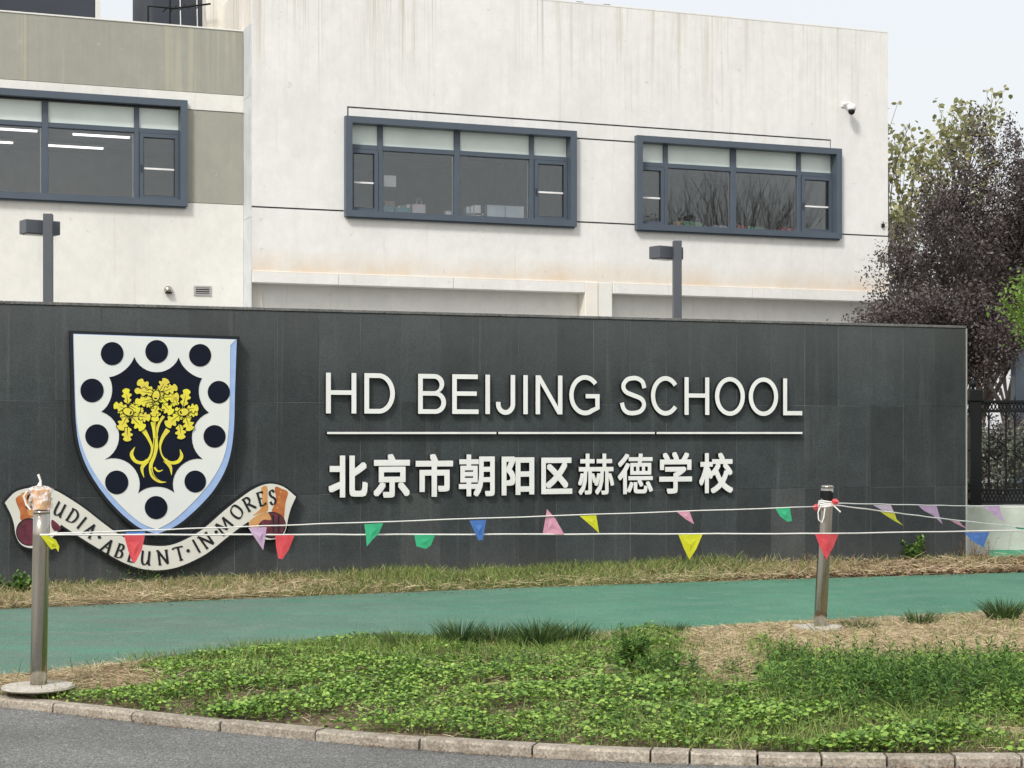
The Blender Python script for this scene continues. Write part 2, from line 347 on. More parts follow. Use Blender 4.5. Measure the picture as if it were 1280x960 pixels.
def crom(pts, k=6, closed=False):
    P = [np.array(p, float) for p in pts]; n = len(P); outp = []
    for i in range(n if closed else n-1):
        p0, p1, p2, p3 = (P[(i-1) % n], P[i], P[(i+1) % n], P[(i+2) % n]) if closed else (P[max(i-1, 0)], P[i], P[i+1], P[min(i+2, n-1)])
        for j in range(k):
            t = j/k; outp.append(.5*((2*p1)+(-p0+p2)*t+(2*p0-5*p1+4*p2-p3)*t*t+(-p0+3*p1-3*p2+p3)*t**3))
    if not closed: outp.append(P[-1])
    return outp
def ribbon(pts, ws):
    """outline of a stroke of varying width"""
    L, Rr = [], []
    for i in range(len(pts)):
        a, b = pts[max(i-1, 0)], pts[min(i+1, len(pts)-1)]; d_ = np.array(b)-np.array(a); d_ = d_/(np.linalg.norm(d_)+1e-9)
        nrm = np.array((-d_[1], d_[0])); L.append(tuple(pts[i]+nrm*ws[i]/2)); Rr.append(tuple(pts[i]-nrm*ws[i]/2))
    return L+Rr[::-1]
def offset_loop(lp, d_):
    n = len(lp); P = [np.array(p[:2], float) for p in lp]
    area = sum(P[i][0]*P[(i+1) % n][1]-P[(i+1) % n][0]*P[i][1] for i in range(n)); sg = 1 if area > 0 else -1; o = []
    for i in range(n):
        e1 = P[i]-P[i-1]; e2 = P[(i+1) % n]-P[i]; e1 /= np.linalg.norm(e1)+1e-9; e2 /= np.linalg.norm(e2)+1e-9
        n1 = np.array((e1[1], -e1[0]))*sg; n2 = np.array((e2[1], -e2[0]))*sg; m_ = n1+n2; L = np.linalg.norm(m_)
        m_ = n1 if L < .3 else m_/L; c = max(.55, float(m_.dot(n1))); o.append(tuple(P[i]+m_*d_/c))
    return o

# ================================================================== THE SETTING
gr = MB().add([(-1500, -300, -.10), (1500, -300, -.10), (1500, 2500, -.10), (-1500, 2500, -.10)], [(0, 1, 2, 3)]).build('ground', M['yard']); tag(gr, kind='structure')
KF = [(-420, 846), (-200, 857), (0, 872), (67, 878.5), (165, 889.5), (275, 901.5), (393, 912.5), (524, 923.4), (665, 932.5), (813, 939), (947, 942.8), (1109, 945), (1280, 945.5), (1500, 944), (1800, 938)]
kf = [ground(*p) for p in KF]                                   # street edge of the kerb's top
kc = crom([(p.x, p.y) for p in kf], 10)
def kerb_y(x): return float(np.interp(x, [p[0] for p in kc], [p[1] for p in kc]))
ROADZ = -.056
rd = MB(); xs = [p[0] for p in kc]
n = len(kc)
rd.add([(p[0], p[1]+.04, ROADZ) for p in kc]+[(p[0], -40, ROADZ) for p in kc], [(n+i, n+i+1, i+1, i) for i in range(n-1)])
tag(rd.build('road', M['asphalt']), kind='structure')
# kerb stones, each its own piece
arc = [0.0]
for i in range(1, n): arc.append(arc[-1]+math.hypot(kc[i][0]-kc[i-1][0], kc[i][1]-kc[i-1][1]))
def on_kerb(t): return np.array((np.interp(t, arc, [p[0] for p in kc]), np.interp(t, arc, [p[1] for p in kc])))
def arc_at_px(px):
    best = min(range(n), key=lambda i: abs(CX+kc[i][0]/kc[i][1]*F-px)); a0 = max(best-1, 0); a1 = min(best+1, n-1)
    P = [(CX+kc[i][0]/kc[i][1]*F, arc[i]) for i in range(a0, a1+1)]; return float(np.interp(px, [p[0] for p in P], [p[1] for p in P]))
joints = [arc_at_px(p) for p in (66, 165, 275, 394, 524, 665, 813, 862, 947, 1027, 1109, 1194, 1277)]
while joints[0] > arc[0]+.7: joints.insert(0, joints[0]-.62)
while joints[-1] < arc[-1]-.5: joints.append(joints[-1]+.33)
kerb_root = empty('kerb'); tag(kerb_root, kind='structure')
for a, b in zip(joints, joints[1:]):
    g_ = .006; a_, b_ = a+g_, b-g_; k = 4; vsx = []
    jz = random.uniform(-.006, .004); jy = random.uniform(-.005, .005)
    prof = [(.0+jy, ROADZ-.06), (.0+jy, -.012+jz), (.012+jy, jz), (.10+jy, jz), (.10+jy, -.1)]
    for i in range(k+1):
        t_ = a_+(b_-a_)*i/k; p = on_kerb(t_); q = on_kerb(min(t_+.02, arc[-1]))-on_kerb(max(t_-.02, 0)); q /= np.linalg.norm(q); nn = np.array((-q[1], q[0]))
        for o_, z_ in prof: vsx.append((p[0]+nn[0]*o_, p[1]+nn[1]*o_, z_))
    m5 = len(prof); fs = [(i*m5+j, (i+1)*m5+j, (i+1)*m5+j+1, i*m5+j+1) for i in range(k) for j in range(m5-1)]
    fs += [tuple(range(m5))[::-1], tuple(k*m5+j for j in range(m5))]
    MB().add(vsx, fs).build('kerb_stone', M['kerb'], kerb_root)
# path: front and back edges
PB = [(-500, 783), (0, 762), (320, 748), (640, 735.5), (960, 725), (1280, 716), (1700, 707)]
PF = [(-500, 868), (-100, 853), (0, 848.8), (44, 846), (67, 842), (101, 837.5), (144, 833.5), (180, 829), (215, 826), (269, 818.5), (330, 812.5), (450, 804), (600, 798), (732, 794), (877, 786.7), (984, 780.6), (1085, 775), (1180, 770), (1280, 765), (1700, 748)]
pb = [ground(*p) for p in PB]; pf = [ground(*p) for p in PF]
def pf_y(x): return float(np.interp(x, [p.x for p in pf], [p.y for p in pf]))
def pb_y(x): return float(np.interp(x, [p.x for p in pb], [p.y for p in pb]))
X = list(np.linspace(-6.5, 9.5, 60)); k = len(X)
pth = MB().add([(x, pf_y(x), .004) for x in X]+[(x, pb_y(x), .004) for x in X]+[(x, pf_y(x), -.1) for x in X], [(i, i+1, k+i+1, k+i) for i in range(k-1)]+[(2*k+i, 2*k+i+1, i+1, i) for i in range(k-1)])
tag(pth.build('path', M['path']), kind='structure')
ed = MB().add([(x, pf_y(x)-.05, .010) for x in X]+[(x, pf_y(x)+.005, .010) for x in X]+[(x, pf_y(x)-.05, -.05) for x in X], [(i, i+1, k+i+1, k+i) for i in range(k-1)]+[(2*k+i, 2*k+i+1, i+1, i) for i in range(k-1)])
tag(ed.build('path_edging', M['edging']), kind='structure')
def mound(x, y):
    a = kerb_y(x)+.12; b = pf_y(x)-.05; t = (y-a)/max(b-a, .05); t = min(max(t, 0), 1)
    return -.02+.07*math.sin(math.pi*t)*(.4+.6*min(1, (b-a)/2.5))+.012*math.sin(x*5+1)*math.sin(y*4)
X2 = list(np.linspace(-6.5, 9.5, 100)); K2 = 26; isl = MB(); vv = []
for x in X2:
    a = kerb_y(x)+.09; b = pf_y(x)-.045
    for j in range(K2): y = a+(b-a)*j/(K2-1); vv.append((x, y, mound(x, y)))
isl.add(vv, [(i*K2+j, (i+1)*K2+j, (i+1)*K2+j+1, i*K2+j+1) for i in range(99) for j in range(K2-1)])
tag(isl.build('planting_bed', M['soil'], smooth=True), kind='structure')
W = Plane(0, 15.7*1.1)                                           # face of the granite wall
st = MB().add([(x, pb_y(x)-.004, .0) for x in X]+[(x, pb_y(x)+2.9, .0) for x in X], [(i, i+1, k+i+1, k+i) for i in range(k-1)])
tag(st.build('verge', M['soil']), kind='structure')

# ================================================================== BOUNDARY WALL
sEnd = W.s(1208); s399 = W.s(399); TW = (sEnd-s399)/18
ZR = [-.057, .905, 1.867, 2.815]
wall = empty('boundary_wall', W.o, ANG, 'long charcoal grey granite wall carrying the school sign and crest', 'wall')
i0 = -int(s399/TW)-3
sStart = s399+i0*TW
MB().box((sStart, .0035, -.2), (sEnd-.012, .32, 2.812)).build('wall_core', M['grout'], wall)
pm = {}
for r in range(3):
    g_ = .0022; pm[r] = MB().box((g_, 0, ZR[r]+g_), (TW-g_, .024, ZR[r+1]-g_), .002).mesh('granite_panel', M['granite'])
    pm[r, 1] = MB().box((g_, 0, ZR[r]+g_), (TW-g_, .024, ZR[r+1]-g_), .002).mesh('granite_panel', M['granite_l'])
nc = int(round((sEnd-sStart)/TW))
for c in range(nc):
    pxm = (sStart+(c+.5)*TW)
    for r in range(3):
        pale = r == 0 and (abs(pxm-W.s(986)) < TW*.5 or abs(pxm-W.s(525)) < TW*.5)
        o = link('granite_panel', pm[(r, 1) if pale else r], wall, (sStart+c*TW, random.uniform(-.0015, .0015), 0))
        if pale: o['label'] = 'paler replacement panel'
# coping in lengths
cs = sStart
while cs < sEnd-.05:
    ln = min(1.3, sEnd-cs); MB().box((cs+.004, -.012, 2.8165), (cs+ln-.004, .34, 2.846), .003).build('coping_stone', M['coping'], wall); cs += 1.3
MB().box((sEnd-.011, -.006, -.05), (sEnd+.008, .33, 2.814)).build('end_trim', M['trim'], wall)

# ================================================================== SIGN LETTERS
def rot_pts(l): return l
def arc_pts(cx, cz, rx, rz, a0, a1, n=20): return [(cx+rx*math.cos(R(a0+(a1-a0)*i/n)), cz+rz*math.sin(R(a0+(a1-a0)*i/n))) for i in range(n+1)]
def latin(ch, wd):
    """outline loops, height 1, width wd (in heights), stroke .125 horizontally"""
    t = .122; h = .115
    if ch == 'I': return [[(0, 0), (t, 0), (t, 1), (0, 1)]]
    if ch == 'L': return [[(0, 0), (wd, 0), (wd, h), (t, h), (t, 1), (0, 1)]]
    if ch == 'H': return [[(0, 0), (t, 0), (t, .46), (wd-t, .46), (wd-t, 0), (wd, 0), (wd, 1), (wd-t, 1), (wd-t, .57), (t, .57), (t, 1), (0, 1)]]
    if ch == 'E': return [[(0, 0), (wd, 0), (wd, h), (t, h), (t, .46), (wd*.93, .46), (wd*.93, .57), (t, .57), (t, 1-h), (wd*.97, 1-h), (wd*.97, 1), (0, 1)]]
    if ch == 'N': return [[(0, 0), (t, 0), (t, .80), (wd-t*1.08, 0), (wd, 0), (wd, 1), (wd-t, 1), (wd-t, .20), (t*1.08, 1), (0, 1)]]
    if ch == 'D':
        rx = .42; return [[(0, 0)]+arc_pts(wd-rx, .5, rx, .5, -90, 90, 28)+[(0, 1)], [(t, h)]+arc_pts(wd-rx, .5, rx-t, .5-h, -90, 90, 28)+[(t, 1-h)]]
    if ch == 'B':
        o = [(0, 0)]+arc_pts(wd-.29, .285, .29, .285, -90, 62, 18)+arc_pts(wd-.31, .755, .262, .245, -62, 90, 18)+[(0, 1)]
        i1 = [(t, h)]+arc_pts(wd-.29, .285, .29-t, .285-h, -90, 90, 18)+[(t, .57-h*.9)]; i2 = [(t, .57)]+arc_pts(wd-.31, .73, .262-t, .155, -90, 90, 18)+[(t, 1-h)]
        i1 = [(t, h)]+arc_pts(wd-.29, .285, .29-t, .172, -90, 90, 18)+[(t, .457)]; i2 = [(t, .568)]+arc_pts(wd-.32, .7265, .262-t+.01, .1585, -90, 90, 18)+[(t, .885)]
        return [o, i1, i2]
    if ch == 'O': return [arc_pts(wd/2, .5, wd/2, .52, 0, 360, 48)[:-1], arc_pts(wd/2, .5, wd/2-t*1.02, .52-h, 0, 360, 48)[:-1]]
    if ch == 'C':
        return [ribbon([np.array(p) for p in arc_pts(wd*.52, .5, wd*.52-t/2, .52-h/2, 38, 322, 40)], [t*.98]*41)]
    if ch == 'G':
        pts = arc_pts(wd*.52, .5, wd*.52-t/2, .52-h/2, 40, 300, 40); o = ribbon([np.array(p) for p in pts], [t*.98]*41)
        # left side list then right side reversed: close the lower end with the bar
        L, Rr = o[:41], o[41:][::-1]
        return [Rr[:]+[(wd, .14), (wd, .53), (wd*.54, .53), (wd*.54, .42), (wd-t, .42), (wd-t, .195)]+L[::-1]]
    if ch == 'J':
        pts = [(wd-t/2, 1), (wd-t/2, .62)]+arc_pts(wd/2, .26, wd/2-t/2, .275-h/2, 0, -180, 22)+[(t*.52, .31)]
        P = [np.array(p) for p in pts]; return [ribbon(P, [t]*len(P))]
    if ch == 'S':
        c = [(.93, .70), (.86, .86), (.68, .945), (.5, .96), (.27, .92), (.13, .80), (.13, .68), (.25, .58), (.5, .51), (.78, .43), (.9, .33), (.9, .2), (.76, .085), (.5, .04), (.27, .06), (.12, .16), (.06, .31)]
        P = crom([(x*wd, z) for x, z in c], 5); P = [np.array(p) for p in P]; return [ribbon(P, [t*.95]*len(P))]
LO = .058
def sign_char(loops, s0, z0, label, group, cat='sign letter', dep=.05, face=M['lface']):
    root = empty('sign_letter', W.world(s0, 0, z0), ANG, label, cat, group)
    f_, s_ = fill(loops, -LO, -LO+dep)
    f_.build('letter_face', face, root); s_.build('letter_side', M['lside'], root)
    b_ = MB(); b_.add([(x, -LO+dep, z) for (x, y, z) in f_.v], [f[::-1] for f in f_.f]); b_.build('letter_back', M['lside'], root)
    # two stand-off pins into the granite
    xs_ = [v[0] for v in f_.v]; zs_ = [v[2] for v in f_.v]; i1 = zs_.index(max(zs_)); i2 = zs_.index(min(zs_))
    for i in (i1, i2): MB().tube([(xs_[i]+.0, -LO+dep, zs_[i]*.9), (xs_[i], 0, zs_[i]*.9)], .004, 6).build('mounting_pin', M['lside'], root)
    return root
zt = .5*(W.z(407.5, 466.5, LO)+W.z(1000, 472.7, LO)); zb = .5*(W.z(407.5, 517.6, LO)+W.z(1000, 518.3, LO)); H_ = zt-zb
TXT = [('H', 407.5, 445.4, 'first letter of the line, before the D'), ('D', 455.5, 493.6, 'right after the first H'), ('B', 522.7, 557.5, 'starting BEIJING'), ('E', 565.3, 598.2, 'between B and I of BEIJING'),
       ('I', 606.8, 613.2, 'between E and J of BEIJING'), ('J', 620, 643.9, 'with hooked foot in the middle of BEIJING'), ('I', 654.2, 660, 'between J and N of BEIJING'), ('N', 669.6, 703, 'before the G of BEIJING'),
       ('G', 711.6, 749.5, 'ending BEIJING'), ('S', 775.5, 807.7, 'starting SCHOOL'), ('C', 813.7, 848.7, 'second letter of SCHOOL'), ('H', 855.7, 886.6, 'in the middle of SCHOOL'),
       ('O', 893.8, 931, 'left one of the two in SCHOOL'), ('O', 936, 972.7, 'right one of the two, beside the L'), ('L', 979, 1002.8, 'ending SCHOOL and the whole line')]
for ch, a, b, what in TXT:
    s0, s1 = W.s(a, LO), W.s(b, LO); lp = [[(x*H_, z*H_) for x, z in l] for l in latin(ch, (s1-s0)/H_)]
    sign_char(lp, s0, zb, 'white raised capital %s, %s' % (ch, what), 'raised English letters on the wall')
def glyph_loops(ch, off):
    cu = bpy.data.curves.new('t', 'FONT'); cu.body = ch; cu.offset = off; cu.resolution_u = 3; ob = bpy.data.objects.new('t', cu); C.objects.link(ob)
    bpy.context.view_layer.update(); me = ob.to_mesh()
    V_ = [(v.co.x, v.co.y) for v in me.vertices]; Fc = [tuple(p.vertices) for p in me.polygons]
    ob.to_mesh_clear(); bpy.data.objects.remove(ob); return V_, Fc
CH = [('北', 410.6, 459.6, 569.4, 621.7, 'first from the left'), ('京', 466.8, 512.4, 567.5, 622, 'second from the left'), ('市', 519.6, 566.3, 567.5, 621, 'third from the left'), ('朝', 573.5, 618.4, 568, 620.5, 'fourth from the left'),
      ('阳', 627, 667.8, 570.5, 619, 'fifth from the left'), ('区', 676.6, 715.3, 572, 617.5, 'open box shape, sixth from the left'), ('赫', 722.6, 767.6, 567, 618.5, 'fourth from the right'), ('德', 772.2, 816, 567, 617.5, 'third from the right'),
      ('学', 824, 865, 565, 617, 'second from the right'), ('校', 874, 916.3, 566, 616.5, 'last on the right')]
for ch, a, b, ya, yb, what in CH:
    s0, s1 = W.s(a, LO), W.s(b, LO); z1 = W.z((a+b)/2, ya, LO); z0 = W.z((a+b)/2, yb, LO)
    V_, Fc = glyph_loops(ch, 0); dl = .016 if ch in '赫德' else (.023 if ch in '朝学校' else .030)
    x0 = min(v[0] for v in V_)-dl; x1 = max(v[0] for v in V_)+dl; y0 = min(v[1] for v in V_)-dl; y1 = max(v[1] for v in V_)+dl
    root = empty('sign_character', W.world(s0, 0, z0), ANG, 'white raised Chinese character %s, %s in its row' % (ch, what), 'sign character', 'raised Chinese characters on the wall')
    ec = {}
    for f in Fc:
        for i in range(len(f)):
            e = tuple(sorted((f[i], f[(i+1) % len(f)]))); ec[e] = ec.get(e, 0)+1
    be = [(f[i], f[(i+1) % len(f)]) for f in Fc for i in range(len(f)) if ec[tuple(sorted((f[i], f[(i+1) % len(f)])))] == 1]
    mf, ms = MB(), MB()
    for q in range(8):                                           # heavy weight: the thin glyph spread by a square nib
        dx, dy = [(-1, -1), (1, 1), (-1, 1), (1, -1), (0, -1), (0, 1), (-1, 0), (1, 0)][q]
        P = [((x+dx*dl-x0)/(x1-x0)*(s1-s0), (y+dy*dl-y0)/(y1-y0)*(z1-z0)) for x, y in V_]; yy = -LO-.0002*q; m = len(P)
        mf.add([(x, yy, z) for x, z in P], Fc)
        ms.add([(x, yy+.0001, z) for x, z in P]+[(x, -LO+.05+.0002*q, z) for x, z in P], [(i, j, m+j, m+i) for i, j in be]+[tuple(m+r_ for r_ in f[::-1]) for f in Fc])
    mf.build('character_face', M['lface'], root); ms.build('character_side', M['lside'], root)
    MB().tube([((s1-s0)*.5, -LO+.05, (z1-z0)*.5), ((s1-s0)*.5, 0, (z1-z0)*.5)], .005, 6).build('mounting_pin', M['lside'], root)
zbar = W.z(700, 541.2, LO)
for a, b, wh in ((409, 620.5, 'left piece under HD BEI'), (623, 818.5, 'middle piece under JING S'), (821, 1003, 'right piece under CHOOL')):
    s0, s1 = W.s(a, LO), W.s(b, LO); root = empty('underline_bar', W.world(s0, 0, zbar), ANG, 'thin white bar between the two text lines, %s' % wh, 'sign bar', 'underline bars on the wall')
    MB().box((0, -LO, -.011), (s1-s0, -LO+.006, .011)).build('bar_face', M['bar'], root)
    MB().box((-.003, -LO+.0065, -.014), (s1-s0+.003, -.001, .014)).build('bar_housing', M['lside'], root)

# ================================================================== CREST
def e5(x, y, off): return W.sz(x/2.8225, 380+y/2.8225, off)       # from enlarged crop coordinates
def e6(x, y, off): return W.sz(x/2.8225, 560+y/2.8225, off)
crest = empty('school_crest', W.world(0, 0, 0), ANG, 'white shield with dark discs and yellow oak tree over a curved motto scroll', 'school crest')
SO = .125
def loop5(pts, off, fn=e5): return [fn(x, y, off) for x, y in pts]
right_o = crom([(835, 125), (829, 300), (824, 450), (806, 555), (765, 640), (705, 712), (625, 780), (552, 812)], 6)
left_o = crom([(552, 812), (480, 782), (395, 705), (325, 610), (285, 520), (268, 420), (262, 260), (258, 105)], 6)
outer = [(258, 105)]+[tuple(p) for p in right_o]+[tuple(p) for p in left_o][1:-1]
blk = offset_loop(outer, 11)
solid([loop5(blk, SO)], -SO, -.02).build('shield_backing', M['black'], crest)
solid([loop5(outer, SO)], -SO-.004, -SO-.0002).build('shield_blue_edge', M['blue'], crest)
wr = crom([(812, 146), (810, 300), (806, 440), (789, 540), (746, 622), (686, 694), (612, 762), (552, 796)], 6)
wl = crom([(552, 796), (490, 768), (410, 695), (338, 604), (296, 520), (272, 420), (264, 260), (260, 107)], 6)
inner = [(260, 107), (832, 126)]+[tuple(p) for p in wr]+[tuple(p) for p in wl][1:-1]
solid([loop5(inner, SO)], -SO-.009, -SO-.0045).build('shield_field', M['shieldw'], crest)
tips = [(473, 187), (630, 189), (712, 262), (736, 383), (714, 547), (614, 665), (487, 667), (370, 548), (357, 380), (384, 258)]
cent = [(552, 168), (705, 181), (771, 311), (756, 467), (688, 626), (550, 718), (411, 629), (341, 466), (324, 305), (395, 175)]
star = []
for i in range(10):
    a = np.array(tips[i], float); b = np.array(tips[(i+1) % 10], float); c = np.array(cent[i], float)
    a0 = math.atan2(*(a-c)[::-1]); a1 = math.atan2(*(b-c)[::-1]); dlt = (a1-a0+math.pi) % (2*math.pi)-math.pi
    r0, r1 = np.linalg.norm(a-c), np.linalg.norm(b-c)
    for j in range(12):
        t = j/12; rr = (r0+(r1-r0)*t)*(1-.10*math.sin(math.pi*t)); th = a0+dlt*t; star.append((c[0]+rr*math.cos(th), c[1]+rr*math.sin(th)))
solid([loop5(star, SO)], -SO-.013, -SO-.0095).build('shield_centre', M['navy'], crest)
for (cx, cy), rr in zip(cent, (40, 39, 39, 39, 38, 40, 41, 41, 41, 40)):
    solid([loop5([(cx+rr*math.cos(q*math.pi/20), cy+rr*1.02*math.sin(q*math.pi/20)) for q in range(40)], SO)], -SO-.014, -SO-.0095).build('shield_disc', M['navy'], crest)
# the oak: zoom coordinates 6.4x from (130,460)
def e1(x, y, off=SO): return W.sz(130+x/6.4, 460+y/6.4, off)
tree = MB()
def stroke(pts, ws, y0, name, m):
    P = crom(pts, 6); Wd = crom([(w_, 0) for w_ in ws], 6); lp = [e1(*p) for p in ribbon(P, [max(q[0], 2) for q in Wd])]
    return solid([lp], y0, -SO-.0135).build(name, m, crest)
stroke([(400, 430), (410, 520), (412, 610), (398, 700), (372, 780), (385, 860), (440, 908), (495, 912)], [20, 28, 42, 32, 28, 30, 20, 3], -SO-.0200, 'tree_trunk', M['gold'])
stroke([(315, 500), (352, 560), (382, 640), (362, 720), (310, 757), (250, 745), (218, 690), (245, 632)], [38, 26, 17, 20, 24, 27, 28, 3], -SO-.0185, 'tree_branch', M['gold'])
stroke([(510, 492), (465, 560), (445, 640), (470, 715), (530, 757), (590, 748), (618, 705), (605, 650)], [40, 26, 17, 16, 24, 27, 27, 3], -SO-.0185, 'tree_branch', M['gold'])
stroke([(345, 740), (302, 800), (318, 875)], [34, 26, 3], -SO-.0175, 'tree_root', M['gold'])
stroke([(485, 735), (528, 790), (538, 856)], [34, 26, 3], -SO-.0175, 'tree_root', M['gold'])
stroke([(400, 795), (430, 825), (470, 815)], [14, 14, 3], -SO-.0170, 'tree_root', M['gold'])
stroke([(475, 385), (440, 440), (420, 520), (414, 600)], [24, 20, 16, 12], -SO-.0180, 'tree_branch', M['gold'])
stroke([(378, 432), (392, 500), (398, 570)], [16, 13, 10], -SO-.0170, 'tree_branch', M['gold'])
LV = [((385, 200), (268, 100), 1.0), ((440, 185), (500, 88), 1), ((470, 190), (582, 150), .9), ((470, 235), (598, 228), 1), ((190, 290), (170, 163), .9), ((190, 330), (74, 295), .9),
      ((630, 310), (662, 168), .95), ((655, 330), (752, 318), .9), ((185, 465), (183, 588), 1), ((180, 390), (122, 495), 1), ((220, 395), (318, 490), 1.1), ((270, 385), (368, 398), .9),
      ((412, 290), (405, 430), 1), ((390, 250), (245, 280), 1), ((200, 300), (285, 345), .8), ((465, 285), (545, 365), 1), ((600, 375), (492, 465), 1.1), ((600, 450), (618, 570), 1), ((650, 395), (690, 500), 1.05),
      ((400, 205), (240, 180), .75), ((385, 290), (335, 300), .9), ((590, 300), (560, 235), .7), ((430, 300), (385, 385), .8)]
for c_, n9 in (((412, 230), 9), ((195, 360), 8), ((640, 370), 8), ((300, 300), 4), ((510, 310), 4)):
    for q in range(n9):
        a9 = q/n9*2*math.pi+c_[0]; d9 = (math.cos(a9), math.sin(a9)); r9 = 62+14*math.sin(q*2.7+c_[1]); LV.insert(0, ((c_[0]+d9[0]*r9*.35, c_[1]+d9[1]*r9*.30), (c_[0]+d9[0]*r9*1.45, c_[1]+d9[1]*r9*1.15), .72))
pr = [(0, .06), (.10, .16), (.18, .34), (.28, .36), (.34, .22), (.42, .26), (.50, .47), (.60, .48), (.67, .28), (.76, .30), (.84, .38), (.93, .30), (1, .05)]
for i, (b_, t_, k_) in enumerate(LV):
    b_ = np.array(b_, float); t_ = np.array(t_, float); d_ = t_-b_; L_ = np.linalg.norm(d_); d_ /= L_; n_ = np.array((-d_[1], d_[0])); Wd = min(90, L_*.95)*k_
    up_ = crom([tuple(b_+d_*L_*a+n_*Wd*c) for a, c in pr], 3); dn = crom([tuple(b_+d_*L_*a-n_*Wd*c*.96) for a, c in pr[::-1]], 3)
    lp = [tuple(p) for p in up_]+[tuple(p) for p in dn][1:-1]
    z0 = .0170+.0009*(i % 3) if i < 33 else .0200+.0009*(i % 9)
    solid([[e1(*p) for p in offset_loop(lp, 5)]], -SO-z0, -SO-.0132).build('leaf_outline', M['navy'], crest)
    lf = solid([[e1(*p) for p in lp]], -SO-z0-.0005, -SO-z0-.0001).build('oak_leaf', M['gold'], crest)
    if i < 33: continue
    vn = [b_+d_*L_*q for q in (0, .3, .62)]; lpv = ribbon(vn, [6, 5, 2])
    solid([[e1(*p) for p in lpv]], -SO-z0-.0008, -SO-z0-.00052).build('leaf_vein', M['navy'], crest)
for cx, cy, an in ((412, 222, -80), (190, 350, 200), (632, 352, -10)):
    def ell(r1, r2, dx=0): return [(cx+math.cos(R(an))*(r1*math.cos(q)+dx)-math.sin(R(an))*r2*math.sin(q), cy+math.sin(R(an))*(r1*math.cos(q)+dx)+math.cos(R(an))*r2*math.sin(q)) for q in [j*math.pi/14 for j in range(28)]]
    solid([[e1(*p) for p in ell(48, 35)]], -SO-.0285, -SO-.0132).build('acorn_outline', M['navy'], crest)
    solid([[e1(*p) for p in ell(41, 28)]], -SO-.0290, -SO-.0286).build('acorn', M['gold'], crest)
    solid([[e1(*p) for p in ell(7, 15, -22)]], -SO-.0296, -SO-.0291).build('acorn_cup_mark', M['navy'], crest)
for P9, W9 in (([(404, 560), (396, 640), (384, 700), (352, 770)], [3, 5, 5, 2]), ([(428, 560), (436, 640), (452, 700), (486, 752)], [3, 5, 5, 2]), ([(405, 440), (412, 500), (414, 560)], [3, 4, 2]), ([(372, 800), (392, 860), (430, 895)], [2, 4, 2])):
    P = crom(P9, 6); Wd = crom([(w_, 0) for w_ in W9], 6); solid([[e1(*p) for p in ribbon(P, [q[0]+1.5 for q in Wd])]], -SO-.0206, -SO-.0201).build('trunk_line', M['navy'], crest)
# scroll
SC = .10
U_ = crom([(17, 193), (50, 158), (90, 143), (140, 138), (190, 148), (240, 175), (300, 215), (360, 262), (420, 305), (480, 335), (540, 345), (600, 343), (660, 320), (720, 283), (790, 222), (850, 175), (900, 142), (950, 126), (1000, 137), (1044, 172)], 4)
L1 = crom([(1044, 172), (1026, 213), (1016, 250), (1008, 288), (992, 314), (941, 323), (905, 300), (882, 275), (877, 259)], 4)
L2 = crom([(877, 259), (840, 285), (800, 316), (735, 368), (677, 400), (620, 422), (560, 431), (500, 426), (440, 406), (380, 374), (300, 326), (215, 270)], 4)
L3 = crom([(215, 270), (205, 292), (180, 320), (150, 345), (110, 353), (76, 342), (57, 312), (49, 268), (38, 234), (17, 193)], 4)
sc_o = [tuple(p) for p in U_]+[tuple(p) for p in L1][1:]+[tuple(p) for p in L2][1:]+[tuple(p) for p in L3][1:-1]
solid([[e6(*p, SC) for p in offset_loop(sc_o, 7)]], -SC, -.02).build('scroll_backing', M['black'], crest)
scr = solid([[e6(*p, SC) for p in sc_o]], -SC-.004, -SC-.0002).build('scroll', M['scroll'], crest)
def patch(pts, y0, y1, name, m, sm=True):
    P = [tuple(p) for p in crom(pts, 4, True)] if sm else pts
    return solid([[e6(*p, SC) for p in P]], y0, y1).build(name, m, scr)
def z2(p): return (p[0]*.382, p[1]*.382+84.7)
def z4(p): return ((p[0]/7.386+240)*2.8225, (p[1]/7.386+30)*2.8225)
patch([z2(p) for p in [(148, 240), (190, 210), (270, 180), (360, 172), (440, 210), (470, 300), (420, 420), (300, 420), (195, 445), (185, 370), (150, 280)]], -SC-.006, -SC-.0042, 'painted_fold', M['orange'])
patch([z2(p) for p in [(190, 205), (255, 190), (300, 250), (270, 300), (330, 380), (270, 400), (235, 300)]], -SC-.0068, -SC-.0062, 'painted_fold_highlight', M['tan'])
def disc(c, r1, r2, y0, y1, name, m): return solid([[e6(c[0]+r1*math.cos(q*math.pi/18), c[1]+r2*math.sin(q*math.pi/18), SC) for q in range(36)]], y0, y1).build(name, m, scr)
disc((103, 296), 47, 49, -SC-.0062, -SC-.0042, 'fold_outline', M['black']); disc((103, 297), 43, 45, -SC-.0085, -SC-.0064, 'rolled_end', M['maroon'])
patch([z2(p) for p in [(480, 440), (545, 490), (560, 530), (505, 545), (475, 500)]], -SC-.0060, -SC-.0042, 'painted_fold', M['maroon'])
patch([z4(p) for p in [(640, 145), (692, 135), (695, 250), (700, 355), (640, 375), (560, 400), (640, 330), (645, 240)]], -SC-.006, -SC-.0042, 'painted_fold', M['tan'])
patch([z4(p) for p in [(765, 140), (830, 155), (885, 188), (862, 280), (850, 400), (840, 430), (742, 370), (745, 330), (775, 260)]], -SC-.006, -SC-.0042, 'painted_fold', M['orange'])
for q in range(4): disc(z4((815-q*9, 185+q*48)), 3.2, 3.2, -SC-.0068, -SC-.0062, 'painted_dot', M['tan'])
disc(z4((735, 490)), 50, 47, -SC-.0064, -SC-.0046, 'fold_outline', M['black']); disc(z4((745, 488)), 43, 42, -SC-.0085, -SC-.0066, 'rolled_end', M['maroon'])
